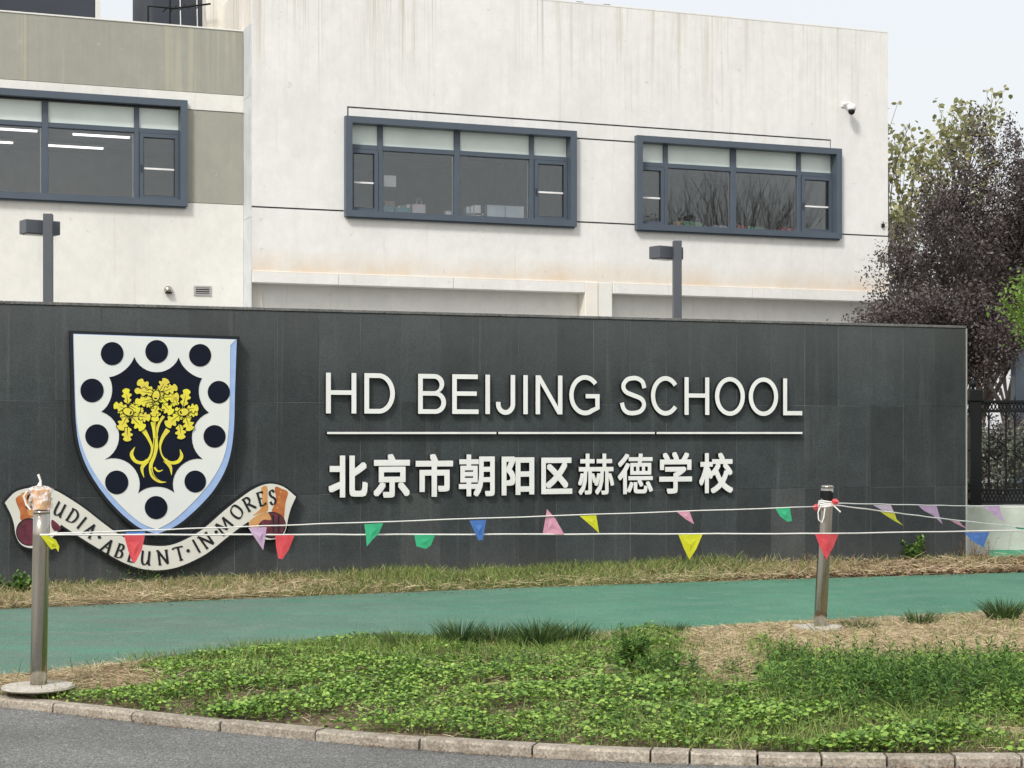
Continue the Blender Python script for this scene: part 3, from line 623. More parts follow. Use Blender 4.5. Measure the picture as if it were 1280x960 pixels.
patch([z4(p) for p in [(700, 375), (730, 440), (660, 440), (620, 475), (605, 520), (545, 520), (525, 465), (590, 405), (650, 378)]], -SC-.0092, -SC-.0087, 'painted_curl', M['tan'])
for q in range(3): patch([z4(p) for p in [(690+50*q, 400), (706+50*q, 402), (712+46*q, 560), (700+46*q, 560)]], -SC-.0096, -SC-.0094, 'painted_crease', M['black'], False) if q else None
GL = {'S': [[(.8, .82), (.62, .98), (.3, .95), (.15, .75), (.35, .56), (.7, .42), (.85, .22), (.62, .02), (.25, .02), (.08, .2)]],
      'T': [[(0, .88), (.1, .97), (1, .93)], [(.5, .95), (.5, .03)], [(.35, .02), (.7, .03)]],
      'U': [[(.02, .96), (.2, .95)], [(.14, .96), (.12, .3), (.3, .03), (.6, .1), (.82, .4)], [(.84, .98), (.82, .12), (1, .02)]],
      'D': [[(.2, .98), (.2, .02)], [(.02, .96), (.5, .97), (.92, .75), (.95, .4), (.7, .08), (.05, .02)]],
      'I': [[(.5, .97), (.5, .03)], [(.25, .97), (.72, .97)], [(.28, .03), (.75, .03)]],
      'A': [[(.5, 1), (.12, .03)], [(.46, 1), (.9, .03)], [(.27, .38), (.74, .38)], [(0, .03), (.25, .03)], [(.75, .03), (1.05, .03)]],
      'B': [[(.2, .97), (.2, .03)], [(.03, .96), (.55, .97), (.75, .78), (.55, .56), (.2, .53)], [(.5, .55), (.85, .4), (.82, .12), (.5, .02), (.03, .03)]],
      'E': [[(.2, .97), (.2, .03)], [(.03, .96), (.78, .96), (.8, .86)], [(.2, .52), (.62, .53)], [(.03, .03), (.8, .04), (.86, .16)]],
      'N': [[(.12, .98), (.12, .03)], [(0, .98), (.12, .97), (.86, .02)], [(.86, .98), (.86, .05)], [(.72, .98), (1, .98)], [(0, .03), (.25, .03)]],
      'M': [[(.12, .98), (.02, .03)], [(.14, .98), (.5, .15)], [(.5, .15), (.88, .98)], [(.88, .98), (1, .03)], [(-.1, .03), (.15, .03)]],
      'O': [[(.5, .98), (.14, .82), (.04, .5), (.2, .1), (.5, .02), (.86, .18), (.96, .5), (.8, .9), (.5, .98)]],
      'R': [[(.2, .97), (.2, .03)], [(.03, .96), (.55, .97), (.76, .76), (.55, .54), (.2, .52)], [(.42, .52), (1, .02)], [(.06, .03), (.36, .03)]], '.': None}
SEQ = [('S', 105, 188), ('T', 160, 195), ('U', 210, 216), ('D', 256, 240), ('I', 288, 264), ('A', 318, 290), ('.', 350, 314), ('A', 380, 346), ('B', 423, 363), ('E', 466, 378), ('U', 514, 387), ('N', 575, 386), ('T', 632, 372), ('.', 663, 362),
       ('I', 692, 346), ('N', 728, 326), ('.', 762, 296), ('M', 789, 274), ('O', 834, 225), ('R', 877, 197), ('E', 921, 179), ('S', 961, 173)]
for i, (ch, x, y) in enumerate(SEQ):
    xa, ya = SEQ[max(i-1, 0)][1:]; xb, yb = SEQ[min(i+1, len(SEQ)-1)][1:]; th = math.atan2(yb-ya, xb-xa)
    if ch == '.': disc((x, y), 6, 6, -SC-.0112, -SC-.0043, 'painted_letter', M['black']); continue
    hgt = 50; wd = dict(I=16, E=26, S=24, T=36, M=46, O=36, N=38, B=30, R=34, D=34, U=34, A=36)[ch]; mb = MB()
    for j, stx in enumerate(GL[ch]):
        P = crom([((a-.5)*wd, (.5-b)*hgt) for a, b in stx], 5) if len(stx) > 2 else [np.array(((a-.5)*wd, (.5-b)*hgt)) for a, b in stx]
        ws = []
        for q in range(len(P)):
            dd = P[min(q+1, len(P)-1)]-P[max(q-1, 0)]; an = math.atan2(dd[1], dd[0]); ws.append(2.6+5.6*abs(math.sin(an-R(-20))))
        o_ = ribbon(P, ws); o_ = [(x+a*math.cos(th)-b*math.sin(th), y+a*math.sin(th)+b*math.cos(th)) for a, b in o_]
        sgm = solid([[e6(a, b, SC) for a, b in o_]], -SC-.0100-.0003*j, -SC-.0043); mb.add(sgm.v, sgm.f)
    mb.build('painted_letter', M['black'], scr)

# ================================================================== SCHOOL BUILDING
B = Plane(315, 32.0)                                             # face of the right-hand block; s=0 at its left corner
bld = empty('school_building', B.o, ANG, 'two storey cream white school building with boxed blue grey windows', 'building')
def grid_wall(name, m, parent, sc, zc, keep, yf, dep, wp=None):
    """a wall slab cut by s and z lines; cells dropped by keep() become openings with real reveals"""
    sc = sorted(set(round(v, 4) for v in sc)); zc = sorted(set(round(v, 4) for v in zc)); ns, nz = len(sc), len(zc); mb = MB()
    mb.v = [(x, yf, z) for z in zc for x in sc]+[(x, yf+dep, z) for z in zc for x in sc]; o = ns*nz
    K = [[keep((sc[i]+sc[i+1])/2, (zc[j]+zc[j+1])/2) for i in range(ns-1)] for j in range(nz-1)]
    for j in range(nz-1):
        for i in range(ns-1):
            if not K[j][i]: continue
            a = j*ns+i; b = a+1; c = a+ns+1; d_ = a+ns
            mb.f += [(a, b, c, d_), (o+a, o+d_, o+c, o+b)]
            if i == 0 or not K[j][i-1]: mb.f.append((a, d_, o+d_, o+a))
            if i == ns-2 or not K[j][i+1]: mb.f.append((b, o+b, o+c, c))
            if j == 0 or not K[j-1][i]: mb.f.append((a, o+a, o+b, b))
            if j == nz-2 or not K[j+1][i]: mb.f.append((d_, c, o+c, o+d_))
    return mb.build(name, m, parent)
sR = B.s(1110); ZT = .5*(B.z(1110, 41)+B.z(678, 1)); ZSP = 4.285; ZLG = 4.50
w1 = (B.s(430), B.s(718)); w2 = (B.s(793), B.s(1048.5))
wz0, wz1 = 5.53, 7.40
def avg(*v): return sum(v)/len(v)
wz1 = avg(B.z(430, 144.5), B.z(717, 165.6), B.z(792, 170.2), B.z(1048, 187.2)); wz0 = avg(B.z(430, 271.6), B.z(717, 285), B.z(793, 288), B.z(1048, 297.5))
zg = avg(B.z(315, 256), B.z(430, 264), B.z(718, 279), B.z(1110, 295)); zu = avg(B.z(434, 132.5), B.z(1039, 176.3)); zm = avg(B.z(718, 173), B.z(792, 177))
GW = .03
su0, su1 = B.s(434), B.s(1039)
def inr(v, a, b): return a < v < b
win_in = .1                                                       # opening a little inside the projecting frame
def keepR(s_, z_):
    if any(inr(s_, a+win_in, b-win_in) for a, b in (w1, w2)) and inr(z_, wz0+win_in, wz1-win_in): return False
    if inr(z_, zg-GW/2, zg+GW/2) and not any(inr(s_, a, b) for a, b in (w1, w2)): return False
    if inr(z_, zu-GW/2, zu+GW/2) and inr(s_, su0, su1): return False
    if (inr(s_, su0, su0+GW) or inr(s_, su1-GW, su1)) and inr(z_, wz1, zu): return False
    if inr(z_, zm-GW/2, zm+GW/2) and inr(s_, w1[1], w2[0]): return False
    return True
grid_wall('wall', M['white_wall'], bld, [0, sR, su0, su0+GW, su1-GW, su1, w1[0], w1[1], w2[0], w2[1]]+[v+win_in*q for a, b in (w1, w2) for v, q in ((a, 1), (b, -1))],
          [ZLG, ZT, zg-GW/2, zg+GW/2, zu-GW/2, zu+GW/2, zm-GW/2, zm+GW/2, wz0, wz1, wz0+win_in, wz1-win_in], keepR, 0, .03)
wx = [0, sR]+[v+win_in*q for a, b in (w1, w2) for v, q in ((a, 1), (b, -1))]
grid_wall('wall_backing', M['groove'], bld, wx, [ZLG, wz0+win_in, wz1-win_in, ZT-.01],
          lambda s_, z_: not (any(inr(s_, a+win_in, b-win_in) for a, b in (w1, w2)) and inr(z_, wz0+win_in, wz1-win_in)), .031, .22)
# ledge band in lengths, recess below, pillar
sp0, sp1, sp2 = B.s(730.5), B.s(746.5), B.s(765)
for a, b in ((0.0, B.s(423)), (B.s(423), B.s(566)), (B.s(566), sp0), (sp2, B.s(940)), (B.s(940), sR)):
    MB().box((a+.004, -.045, ZSP), (b-.004, .30, ZLG-.003), .006).build('ledge_band', M['white_wall'], bld)
MB().box((sp0, -.045, 0), (sp1, .6, ZLG-.003), .01).build('pillar', M['cream_wall'], bld)
MB().box((sp1+.004, -.02, 0), (sp2-.002, .6, ZLG-.003), .01).build('pillar_infill', M['left_wall'], bld)
MB().box((.01, .31, 0), (sp0-.003, .6, ZLG-.004)).build('recessed_wall', M['white_wall'], bld)
MB().box((sp2+.003, .31, 0), (sR-.01, .6, ZLG-.004)).build('recessed_wall', M['white_wall'], bld)
# block sides, rear and roof
DB = 12.0
MB().box((0, .255, 0), (.25, DB, ZT-.02)).build('side_wall', M['cream_wall'], bld)
MB().box((-.002, .0305, ZLG), (-.0002, .254, ZT-.02)).build('side_wall', M['cream_wall'], bld)
MB().box((sR-.25, .255, ZLG), (sR-.001, DB, ZT-.02)).build('side_wall', M['cream_wall'], bld)
MB().box((sR-.25, .61, 0), (sR-.02, DB, ZLG-.01)).build('side_wall', M['cream_wall'], bld)
MB().box((.26, DB-.25, 0), (sR-.26, DB-.01, ZT-.02)).build('rear_wall', M['cream_wall'], bld)
MB().box((.26, .26, ZT-.6), (sR-.26, DB-.26, ZT-.4)).build('roof', M['yard'], bld)
MB().box((-.001, -.004, ZT+.002), (sR+.004, .26, ZT+.035), .004).build('parapet_cap', M['left_wall'], bld)
for px in (723, 757): 
    q = B.s(px); MB().box((q, .1, ZT+.036), (q+.16, .2, ZT+.075), .01).build('cap_clip', M['iron'], bld)
# left block, set back
LB = B.s(303)*0+1.0/1.0; LBK = .62
zl = avg(B.z(302, 40.5, -LBK), B.z(0, 13.5, -LBK)); sL = -9.0
zb0 = avg(B.z(0, 96, -LBK), B.z(302, 121, -LBK)); zb1 = avg(B.z(240, 137, -LBK), B.z(302, 142, -LBK)); zb2 = avg(B.z(240, 252, -LBK), B.z(302, 256.5, -LBK))
w3r = B.s(233, -LBK); wlen = w1[1]-w1[0]; w3 = (w3r-wlen*1.28, w3r); wz3a, wz3b = avg(B.z(232, 260.4, -LBK), B.z(0, 247, -LBK)), avg(B.z(232, 127, -LBK), B.z(0, 111, -LBK))
hole = lambda s_, z_: inr(s_, w3[0]+win_in, w3[1]-win_in) and inr(z_, wz3a+win_in, wz3b-win_in)
wx3 = [sL, -.02, w3[0]+win_in, w3[1]-win_in]
MB().box((sL, LBK, 0), (-.022, LBK+.24, zb2-.012)).build('wall', M['left_wall'], bld)
grid_wall('grey_render_band', M['grey_band'], bld, wx3, [zb2, wz3a+win_in, zb1], lambda s_, z_: not hole(s_, z_), LBK+.012, .228)
grid_wall('white_render_band', M['left_wall'], bld, wx3, [zb1+.012, wz3b-win_in, zb0-.012], lambda s_, z_: not hole(s_, z_), LBK, .24)
MB().box((sL, LBK+.012, zb0), (-.022, LBK+.24, zl)).build('grey_render_band', M['grey_band'], bld)
for z_ in (zb2-.012, zb1, zb0-.012): MB().box((sL, LBK+.03, z_+.0005), (-.022, LBK+.2, z_+.0115)).build('shadow_joint', M['groove'], bld)
MB().box((sL, LBK-.003, zl+.001), (-.022, LBK+.26, zl+.03), .004).build('parapet_cap', M['left_wall'], bld)
MB().box((sL, LBK+.3, zl-.7), (-.03, DB-.3, zl-.5)).build('roof', M['yard'], bld)
MB().box((sL, DB-.29, 0), (-.03, DB-.05, zl)).build('rear_wall', M['cream_wall'], bld)
MB().box((sL-.25, LBK, 0), (sL-.01, DB-.05, zl)).build('side_wall', M['cream_wall'], bld)
# white side return between blocks, bluish shade put into its colour, in three lengths
for a, b in ((0, B.z(310, 271)), (B.z(310, 271)+.008, B.z(310, 118)), (B.z(310, 118)+.008, zl+.03)):
    MB().box((-.02, .02, a), (-.0025, LBK-.002, b)).build('corner_strip', M['strip'], bld)
# plant rooms on the left block's roof
for a, b, off in ((-60, 119, 3.2), (190, 257, 3.0)):
    s0, s1 = B.s(a, -off), B.s(b, -off); MB().box((s0, off, zl-.5), (s1, off+2.4, zl+2.6), .02).build('plant_room', M['plant'], bld)
MB().box((B.s(119, -3.2)+.003, 3.21, zl-.5), (B.s(119, -3.2)+.1, 5.4, zl+2.55)).build('plant_room_corner', M['left_wall'], bld)
q0 = B.s(258, -2.6); MB().box((q0, 2.6, zl-.5), (q0+3.2, 7, ZT+3.2), .02).build('stair_tower', M['cream_wall'], bld)
ld = MB(); s0 = B.s(183, -2.6)
ld.tube([(s0, 2.4, zl+.0), (s0, 2.4, zl+.75), (s0+.5, 2.4, zl+.75), (s0+1.2, 2.4, zl+.9)], .02, 6)
ld.build('roof_pipe', M['iron'], bld)
for q in range(5): MB().tube([(s0+.25+q*.16, 2.2, zl+.62+q*.03), (s0+.45+q*.16, 2.75, zl+.86+q*.03)], .012, 5).build('antenna_rod', M['iron'], bld)
MB().tube([(s0+.42, 2.41, zl-.1), (s0+.42, 2.41, zl+1.6)], .018, 6).build('antenna_mast', M['iron'], bld)
for px in (224, 245): 
    q = B.s(px, -2.98); MB().tube([(q, 2.985, zl-.3), (q+.03, 2.985, zl+.6), (q, 2.985, zl+2)], .012, 5).build('roof_cable', M['rail'], bld)

# ---- windows
def window(sa, sb, za, zb, y, mull, case, zt_, name='window', left_case=True):
    """projecting aluminium box; y = wall plane, mull = list of (s0,s1), case = indices of fields with an opening sash"""
    PR, RV, FW = .13, .20, .125
    wn = empty('window'); wn.parent = bld
    x0, x1 = sa, sb; yf = y-PR; yg = y+RV
    fr = MB()
    loops = [[(x0, za), (x1, za), (x1, zb), (x0, zb)], [(x0+FW, za+FW*.95), (x1-FW, za+FW*.95), (x1-FW, zb-FW*.95), (x0+FW, zb-FW*.95)]]
    solid(loops, yf, yg).build('window_frame', M['frame'], wn)
    MB().box((x0+.05, yf+.05, za-.03), (x1-.02, yf+.12, za-.001), .004).build('drip_edge', M['frame'], wn)
    ix0, ix1, iz0, iz1 = x0+FW, x1-FW, za+FW*.95, zb-FW*.95; ym = y+.07; TH = .045
    for a, b in mull: MB().box((a, ym, iz0+.001), (b, ym+.09, iz1-.001), .006).build('mullion', M['frame'], wn)
    fields = []; cur = ix0
    for a, b in mull: fields.append((cur, a)); cur = b
    fields.append((cur, ix1))
    for k_, (a, b) in enumerate(fields):
        MB().box((a+.001, ym+.002, zt_-TH), (b-.001, ym+.088, zt_+TH), .005).build('transom', M['frame'], wn)
        MB().box((a-.01, ym+.055, zt_+TH-.01), (b+.01, ym+.063, iz1+.01)).build('frosted_pane', M['blind'], wn)
        if k_ in case:
            fs_ = .068; z0_, z1_ = iz0+.004, zt_-TH-.004; a_, b_ = a+.006, b-.006
            solid([[(a_, z0_), (b_, z0_), (b_, z1_), (a_, z1_)], [(a_+fs_, z0_+fs_), (b_-fs_, z0_+fs_), (b_-fs_, z1_-fs_), (a_+fs_, z1_-fs_)]], ym-.022, ym+.05).build('sash', M['frame'], wn)
            solid([[(a_+fs_-.001, z0_+fs_-.001), (b_-fs_+.001, z0_+fs_-.001), (b_-fs_+.001, z1_-fs_+.001), (a_+fs_-.001, z1_-fs_+.001)], [(a_+fs_+.012, z0_+fs_+.012), (b_-fs_-.012, z0_+fs_+.012), (b_-fs_-.012, z1_-fs_-.012), (a_+fs_+.012, z1_-fs_-.012)]], ym-.006, ym+.02).build('gasket', M['frame_dark'], wn)
            MB().box((a_+fs_-.01, ym+.02, z0_+fs_-.01), (b_-fs_+.01, ym+.028, z1_-fs_+.01)).build('pane', M['glass'], wn)
            zr = (z0_+z1_)/2-.04; MB().box((a_+fs_, ym-.002, zr-.018), (b_-fs_, ym+.017, zr+.018), .004).build('guard_rail', M['rail'], wn)
            MB().box((a_+fs_+.01, ym+.03, z0_+fs_), (b_-fs_-.01, ym+.045, z0_+fs_+.02)).build('sash_stop', M['rail'], wn)
            MB().box((a_+.015, ym-.045, zr-.07), (a_+.035, ym-.023, zr+.07), .004).build('handle', M['frame_dark'], wn)
        else:
            MB().box((a-.01, ym+.056, iz0-.01), (b+.01, ym+.064, zt_-TH+.01)).build('pane', M['glass'], wn)
            MB().box((b-.024, ym+.066, iz0), (b-.004, ym+.08, zt_-TH)).build('screen_track', M['rail'], wn)
    MB().box((x0+.02, y+RV+.002, iz0-.06), (x1-.02, y+.62, iz0-.001)).build('inner_sill', M['ceil'], wn)
    return iz0+.002
zt_ = avg(B.z(440, 182, -.07), B.z(571, 190.5, -.07), B.z(700, 200, -.07))
sill1 = window(w1[0], w1[1], wz0, wz1, 0, [(B.s(472.5, -.07), B.s(478.8, -.07)), (B.s(568.2, -.07), B.s(575.4, -.07)), (B.s(662.3, -.07), B.s(667.6, -.07))], (0, 3), zt_)
sill2 = window(w2[0], w2[1], wz0, wz1, 0, [(B.s(829.9, -.07), B.s(835, -.07)), (B.s(913.7, -.07), B.s(920.4, -.07)), (B.s(996.8, -.07), B.s(1001.4, -.07))], (0, 3), zt_)
m3 = [(B.s(52.4, -LBK-.07), B.s(60.4, -LBK-.07)), (B.s(168, -LBK-.07), B.s(174, -LBK-.07))]; big = m3[1][0]-m3[0][1]
m3 = [(m3[0][0]-big-.15, m3[0][0]-big)]+m3
window(w3[0], w3[1], wz3a, wz3b, LBK, m3, (0, 3), avg(B.z(56, 155, -LBK-.07), B.z(200, 165, -LBK-.07)))
# ---- rooms
ZC = 7.62
MB().box((.26, .34, 4.55), (sR-.26, 7.5, 4.7)).build('room_floor', M['room'], bld)
MB().box((.26, .34, ZC), (sR-.26, 7.5, ZC+.1)).build('room_ceiling', M['ceil'], bld)
MB().box((.26, 7.4, 4.71), (sR-.26, 7.5, ZC-.01)).build('room_wall', M['room'], bld)
q = (w1[1]+w2[0])/2; MB().box((q, .34, 4.71), (q+.15, 7.39, ZC-.01)).build('room_wall', M['room'], bld)
MB().box((sL+.02, LBK+.3, 4.55), (-.04, 7.5, 4.7)).build('room_floor', M['room'], bld)
MB().box((sL+.02, LBK+.3, ZC), (-.04, 7.5, ZC+.1)).build('room_ceiling', M['ceil'], bld)
MB().box((sL+.02, 7.4, 4.71), (-.04, 7.5, ZC-.01)).build('room_wall', M['room'], bld)
def ceil_tube(pa, pb_, z=7.50):
    P = []
    for px, py in (pa, pb_):
        Y = (z-EYE)*F/(HY-py); p = Vector(((px-CX)/F*Y, Y, 0))-B.o; P.append((p.x*CA+p.y*SA, -p.x*SA+p.y*CA))
    y = (P[0][1]+P[1][1])/2; r_ = empty('ceiling_light'); r_.parent = bld
    MB().box((P[0][0], y-.04, z), (P[1][0], y+.04, z+.03)).build('tube', M['tube'], r_)
    MB().box((P[0][0]-.02, y-.08, z+.031), (P[1][0]+.02, y+.08, z+.08)).build('housing', M['rail'], r_)
for a, b in (((91, 169), (162, 173)), ((60, 183), (129, 186.5)), ((-30, 160), (46, 165.5)), ((-60, 175.5), (16, 179.5))): ceil_tube(a, b)

# ---- wall fittings
def at_wall(px, py, off): q, z = B.sz(px, py, off); return B.world(q, off, z)
cc = empty('security_camera', at_wall(1056, 138, 0), ANG, 'white dome security camera on a bracket high on the white facade', 'security camera')
MB().box((-.10, -.03, .06), (.02, 0, .16), .008).build('wall_bracket', M['rail'], cc)
MB().tube([(-.04, -.02, .12), (.0, -.16, .13), (.02, -.22, .08)], .028, 8).build('arm', M['rail'], cc)
MB().lathe([(.03, .10), (.085, .08), (.09, .0), (.085, -.03), (.06, -.035)], 20, (.02, -.23, 0)).build('housing', M['rail'], cc, smooth=True)
MB().lathe([(.07, -.036), (.068, -.075), (.045, -.115), (.01, -.13)], 18, (.02, -.23, 0)).build('dome', M['iron'], cc, smooth=True)
vt = empty('air_vent', at_wall(253, 363.5, -LBK), ANG, 'small square louvred vent low on the left white wall', 'vent')
solid([[(-.16, -.09), (.16, -.09), (.16, .09), (-.16, .09)], [(-.125, -.06), (.125, -.06), (.125, .06), (-.125, .06)]], -.02, -.001).build('vent_frame', M['trim'], vt)
MB().box((-.125, -.004, -.06), (.125, -.002, .06)).build('vent_void', M['groove'], vt)
for q in range(3): MB().box((-.123, -.016, -.045+q*.04), (.123, -.006, -.03+q*.04)).build('louvre', M['trim'], vt)
pc = empty('vent_cowl', at_wall(210, 362.5, -LBK), ANG, 'small round steel vent cowl on the left white wall', 'vent cowl')
mb = MB(); 
for i in range(7):
    th = i/6*math.pi/2; mb_r = .07*math.cos(th)
prof = [(.075, 0), (.075, .03), (.068, .06), (.05, .085), (.02, .1)]
vv = []; nn = 18
for r_, h in prof:
    for q in range(nn): vv.append((r_*math.cos(2*math.pi*q/nn), -h, r_*math.sin(2*math.pi*q/nn)))
MB().add(vv, [(i*nn+q, i*nn+(q+1) % nn, (i+1)*nn+(q+1) % nn, (i+1)*nn+q) for i in range(4) for q in range(nn)]+[tuple(4*nn+q for q in range(nn))]).build('hood', M['steel'], pc, smooth=True)
MB().box((-.06, -.101, -.07), (.06, -.03, -.045), .005).build('outlet', M['iron'], pc)
hk = empty('wall_box', at_wall(1103, 282, 0), ANG, 'tiny dark junction box near the right corner of the facade', 'junction box')
MB().box((-.03, -.05, -.04), (.03, 0, .04), .006).build('box_body', M['iron'], hk); MB().tube([(0, -.03, .04), (.0, -.03, .09)], .008, 6).build('cable_gland', M['iron'], hk)

# ---- things on the inner sills
def sill(px, py, w_, h, d_, m, name, label, cat, top=None, y=.46, zs=sill1):
    s_ = B.s(px, -y); r_ = empty(name, B.world(s_, -y, zs+.001), ANG, label, cat)
    MB().box((0, 0, 0), (w_, d_, h), .004).build('body', m, r_); return r_
CM = dict(teal=mat('teal_card', (.10, .30, .34)), paper=mat('white_paper', (.82, .84, .84)), brown=mat('brown_card', (.30, .2, .15)), grn=mat('green_card', (.18, .42, .22)),
          redc=mat('red_card', (.5, .12, .13)), pinkw=mat('pale_pink_card', (.78, .68, .72)), orangec=mat('orange_card', (.55, .35, .2)), bluew=mat('pale_blue_card', (.68, .76, .82)), dk=mat('dark_plastic', (.03, .03, .035)))
def px_w(px0, px1, y=.46): return B.s(px1, -y)-B.s(px0, -y)
yS = .145
zs = sill1+.02
def item(px0, px1, h, m, name, label, cat, dep=.18, y=yS): return sill(px0, 0, px_w(px0, px1, y), h, dep, m, name, label, cat, y=y, zs=sill1)
i_ = item(479.5, 493, .13, CM['teal'], 'storage_box', 'teal box at the left end of the sill in the middle window', 'box'); MB().box((-.004, -.004, .131), (px_w(479.5, 493)+.004, .184, .15), .003).build('lid', CM['teal'], i_)
i_ = sill(481, 0, px_w(481, 494), .24, .1, CM['brown'], 'carton', 'brown carton standing behind the teal boxes in the middle window', 'carton', y=.335); MB().box((-.003, -.003, .241), (px_w(481, 494)+.003, .104, .255)).build('flap', CM['brown'], i_)
i_ = item(494.5, 514, .12, CM['teal'], 'storage_box', 'wider teal box with pale things on top beside the paper bag', 'box')
for q in range(4): MB().box((.04+q*.09, .02+.02*(q % 2), .121), (.11+q*.09, .12, .15+.02*(q % 3)), .004).build('card_stack', CM['grn' if q % 2 else 'paper'], i_)
i_ = item(515.5, 532, .20, CM['pinkw'], 'paper_bag', 'small pale pink paper bag with looped handle in the middle window', 'bag', .1)
wd_ = px_w(515.5, 532); MB().tube([(wd_*.3, .0, .20), (wd_*.36, 0, .29), (wd_*.5, 0, .32), (wd_*.64, 0, .29), (wd_*.7, 0, .20)], .006, 6).build('handle', CM['pinkw'], i_); MB().box((wd_*.3, -.004, .07), (wd_*.7, -.001, .12)).build('printed_panel', CM['bluew'], i_)
i_ = empty('paper_notice', at_wall(480, 233, -.20), ANG, 'blank white sheet stuck inside the left big pane of the middle window', 'notice'); MB().box((0, 0, 0), (px_w(480, 495), .004, .21)).build('sheet', CM['paper'], i_); MB().box((.1, -.003, .19), (.14, -.0005, .215)).build('tape', CM['bluew'], i_)
for k_, (a, b) in enumerate(((609, 631), (632, 655))):
    i_ = item(a, b, .235, CM['bluew'], 'white_box', ['pale blue box, left of the pair on the sill of the middle window', 'pale blue box, right of the pair on the sill of the middle window'][k_], 'box', .16); MB().box((-.004, -.004, .236), (px_w(a, b)+.004, .164, .255), .003).build('lid', CM['bluew'], i_)
for k_, (a, b, h, m, lb) in enumerate(((583, 587, .2, 'bluew', 'pale slim upright book left of the book row in the middle window'), (588.5, 592, .22, 'paper', 'white upright book, second in the row in the middle window'), (593, 601, .24, 'paper', 'wide white file with dark clip in the middle window'), (602, 604.5, .23, 'dk', 'thin dark upright file at the right of the book row'), (557, 564, .1, 'paper', 'small white cup on the sill left of the centre mullion'))):
    i_ = item(a, b, h, CM[m], 'book' if k_ < 4 else 'cup', lb, 'book' if k_ < 4 else 'cup', .15)
    if k_ < 4: MB().box((.006, -.003, h*.2), (max(px_w(a, b)-.006, .012), -.0005, h*.35)).build('spine_label', CM['dk' if m != 'dk' else 'paper'], i_)
    else: MB().tube([(px_w(a, b), .05, .03), (px_w(a, b)+.03, .05, .05), (px_w(a, b), .05, .08)], .006, 6).build('handle', CM['paper'], i_)
for a, b, h, m, lb in ((846, 853, .10, 'orangec', 'small orange box on the sill of the right window'), (855, 878, .10, 'grn', 'long green box on the sill of the right window'), (892, 912, .05, 'bluew', 'low pale tray on the sill of the right window'), (922, 933, .08, 'redc', 'short red folder stack right of the centre mullion'), (934, 958, .06, 'grn', 'low green folder stack in the right window'), (975, 992, .07, 'redc', 'red folder stack at the right end of the right window')):
    i_ = item(a, b, h, CM[m], 'folder_stack' if h < .1 else 'small_box', lb, 'folders' if h < .1 else 'box', .2); MB().box((-.004, -.005, h+.001), (px_w(a, b)*.8, .19, h+.02), .003).build('lid', CM[m], i_)
refl_panel = empty('dark_reflection', B.world(B.s(586, -1.6), -1.6, ZC-.62), ANG+.25, 'dark panel added behind the middle window in place of a reflection', 'dark panel')  # added dark panel, stands in for a dark reflection on the glass
MB().box((0, 0, 0), (.8, .06, .42), .01).build('panel', CM['dk'], refl_panel); MB().tube([(.4, .07, .3), (.4, .07, .61)], .02, 6).build('hanger', CM['dk'], refl_panel)

# ================================================================== LAMP POSTS, FENCE, FAR THINGS
def lamp_post(px, pxr, ytop, Y, label):
    p = at((px+pxr)/2, 0, Y); wd = (pxr-px)/F*Y*.93; zt2 = EYE+(HY-ytop)*Y/F
    r_ = empty('lamp_post', (p.x, p.y, 0), R(8), label, 'street lamp', 'lamps behind the granite wall')
    MB().box((-wd/2, -wd/2, .02), (wd/2, wd/2, zt2), .006).build('post', M['lamp'], r_)
    MB().box((-.13, -.13, 0), (.13, .13, .02), .003).build('base_plate', M['lamp'], r_)
    h = empty('lamp_head'); h.parent = r_; h.location = (-.10, wd/2+.10, zt2-.07); h.rotation_euler = (0, 0, R(28))
    MB().box((-.24, -.11, -.17), (.20, .11, 0), .008).build('housing', M['lamp'], h)
    MB().box((-.21, -.085, -.178), (.1, .085, -.1705)).build('lens', M['lens'], h)
    MB().tube([(0, 0, zt2-.15), (-.04, wd/2+.06, zt2-.15)], .025, 8).build('bracket', M['lamp'], r_)
lamp_post(54, 66.5, 267.5, 21.5, 'grey lamp post behind the wall left of the shield, square head turned left')
lamp_post(841, 851.7, 301, 24, 'grey lamp post behind the wall below the right window, square head turned left')
# fence on a painted plinth
FY = EYE*F/(688-HY); FP = Plane(1220, FY)
fn = empty('iron_fence', FP.o, ANG*0, 'black wrought iron fence with ball topped post right of the granite wall', 'fence')
def fx(px): return (px-1220)/F*FY
def fz(py): return EYE-(py-HY)*FY/F
MB().box((fx(1170), 0, -.1), (fx(1420), .35, fz(632)), .015)
pl = empty('plinth_wall', (FP.o.x, FP.o.y, 0), 0, 'low pale painted plinth under the black iron fence', 'wall')
MB().box((fx(1150), 0, -.1), (fx(1460), .36, fz(633)), .012).build('plinth', M['base_wall'], pl)
apr = MB().add([(ground(1238, 700).x, 21.6, .007), (ground(1500, 700).x, 21.2, .007), (ground(1500, 688).x+.8, FY+.01, .007), (ground(1238, 688).x, FY+.01, .007)], [(0, 1, 2, 3)]).build('green_apron', M['green_paint']); tag(apr, kind='structure')
fb = fz(632.5); y0f = .15
MB().box((fx(1215.5), y0f-.07, fb), (fx(1229.5), y0f+.07, fz(502)), .006).build('post', M['iron'], fn)
MB().box((fx(1214.3), y0f-.085, fz(501.8)), (fx(1230.7), y0f+.085, fz(486.5)), .012).build('post_cap', M['iron'], fn)
MB().lathe([(.03, 0), (.02, .02), (.045, .05), (.052, .075), (.042, .105), (.01, .125)], 16, (0, y0f, fz(486.4))).build('ball_finial', M['iron'], fn, smooth=True)
for x0, x1 in ((1170, 1215.3), (1229.7, 1400)):
    for ya, yb in ((500, 503.5), (512.5, 515.5), (611.5, 614.5), (626.5, 630)): MB().box((fx(x0), y0f-.018, fz(yb)), (fx(x1), y0f+.018, fz(ya)), .003).build('rail', M['iron'], fn)
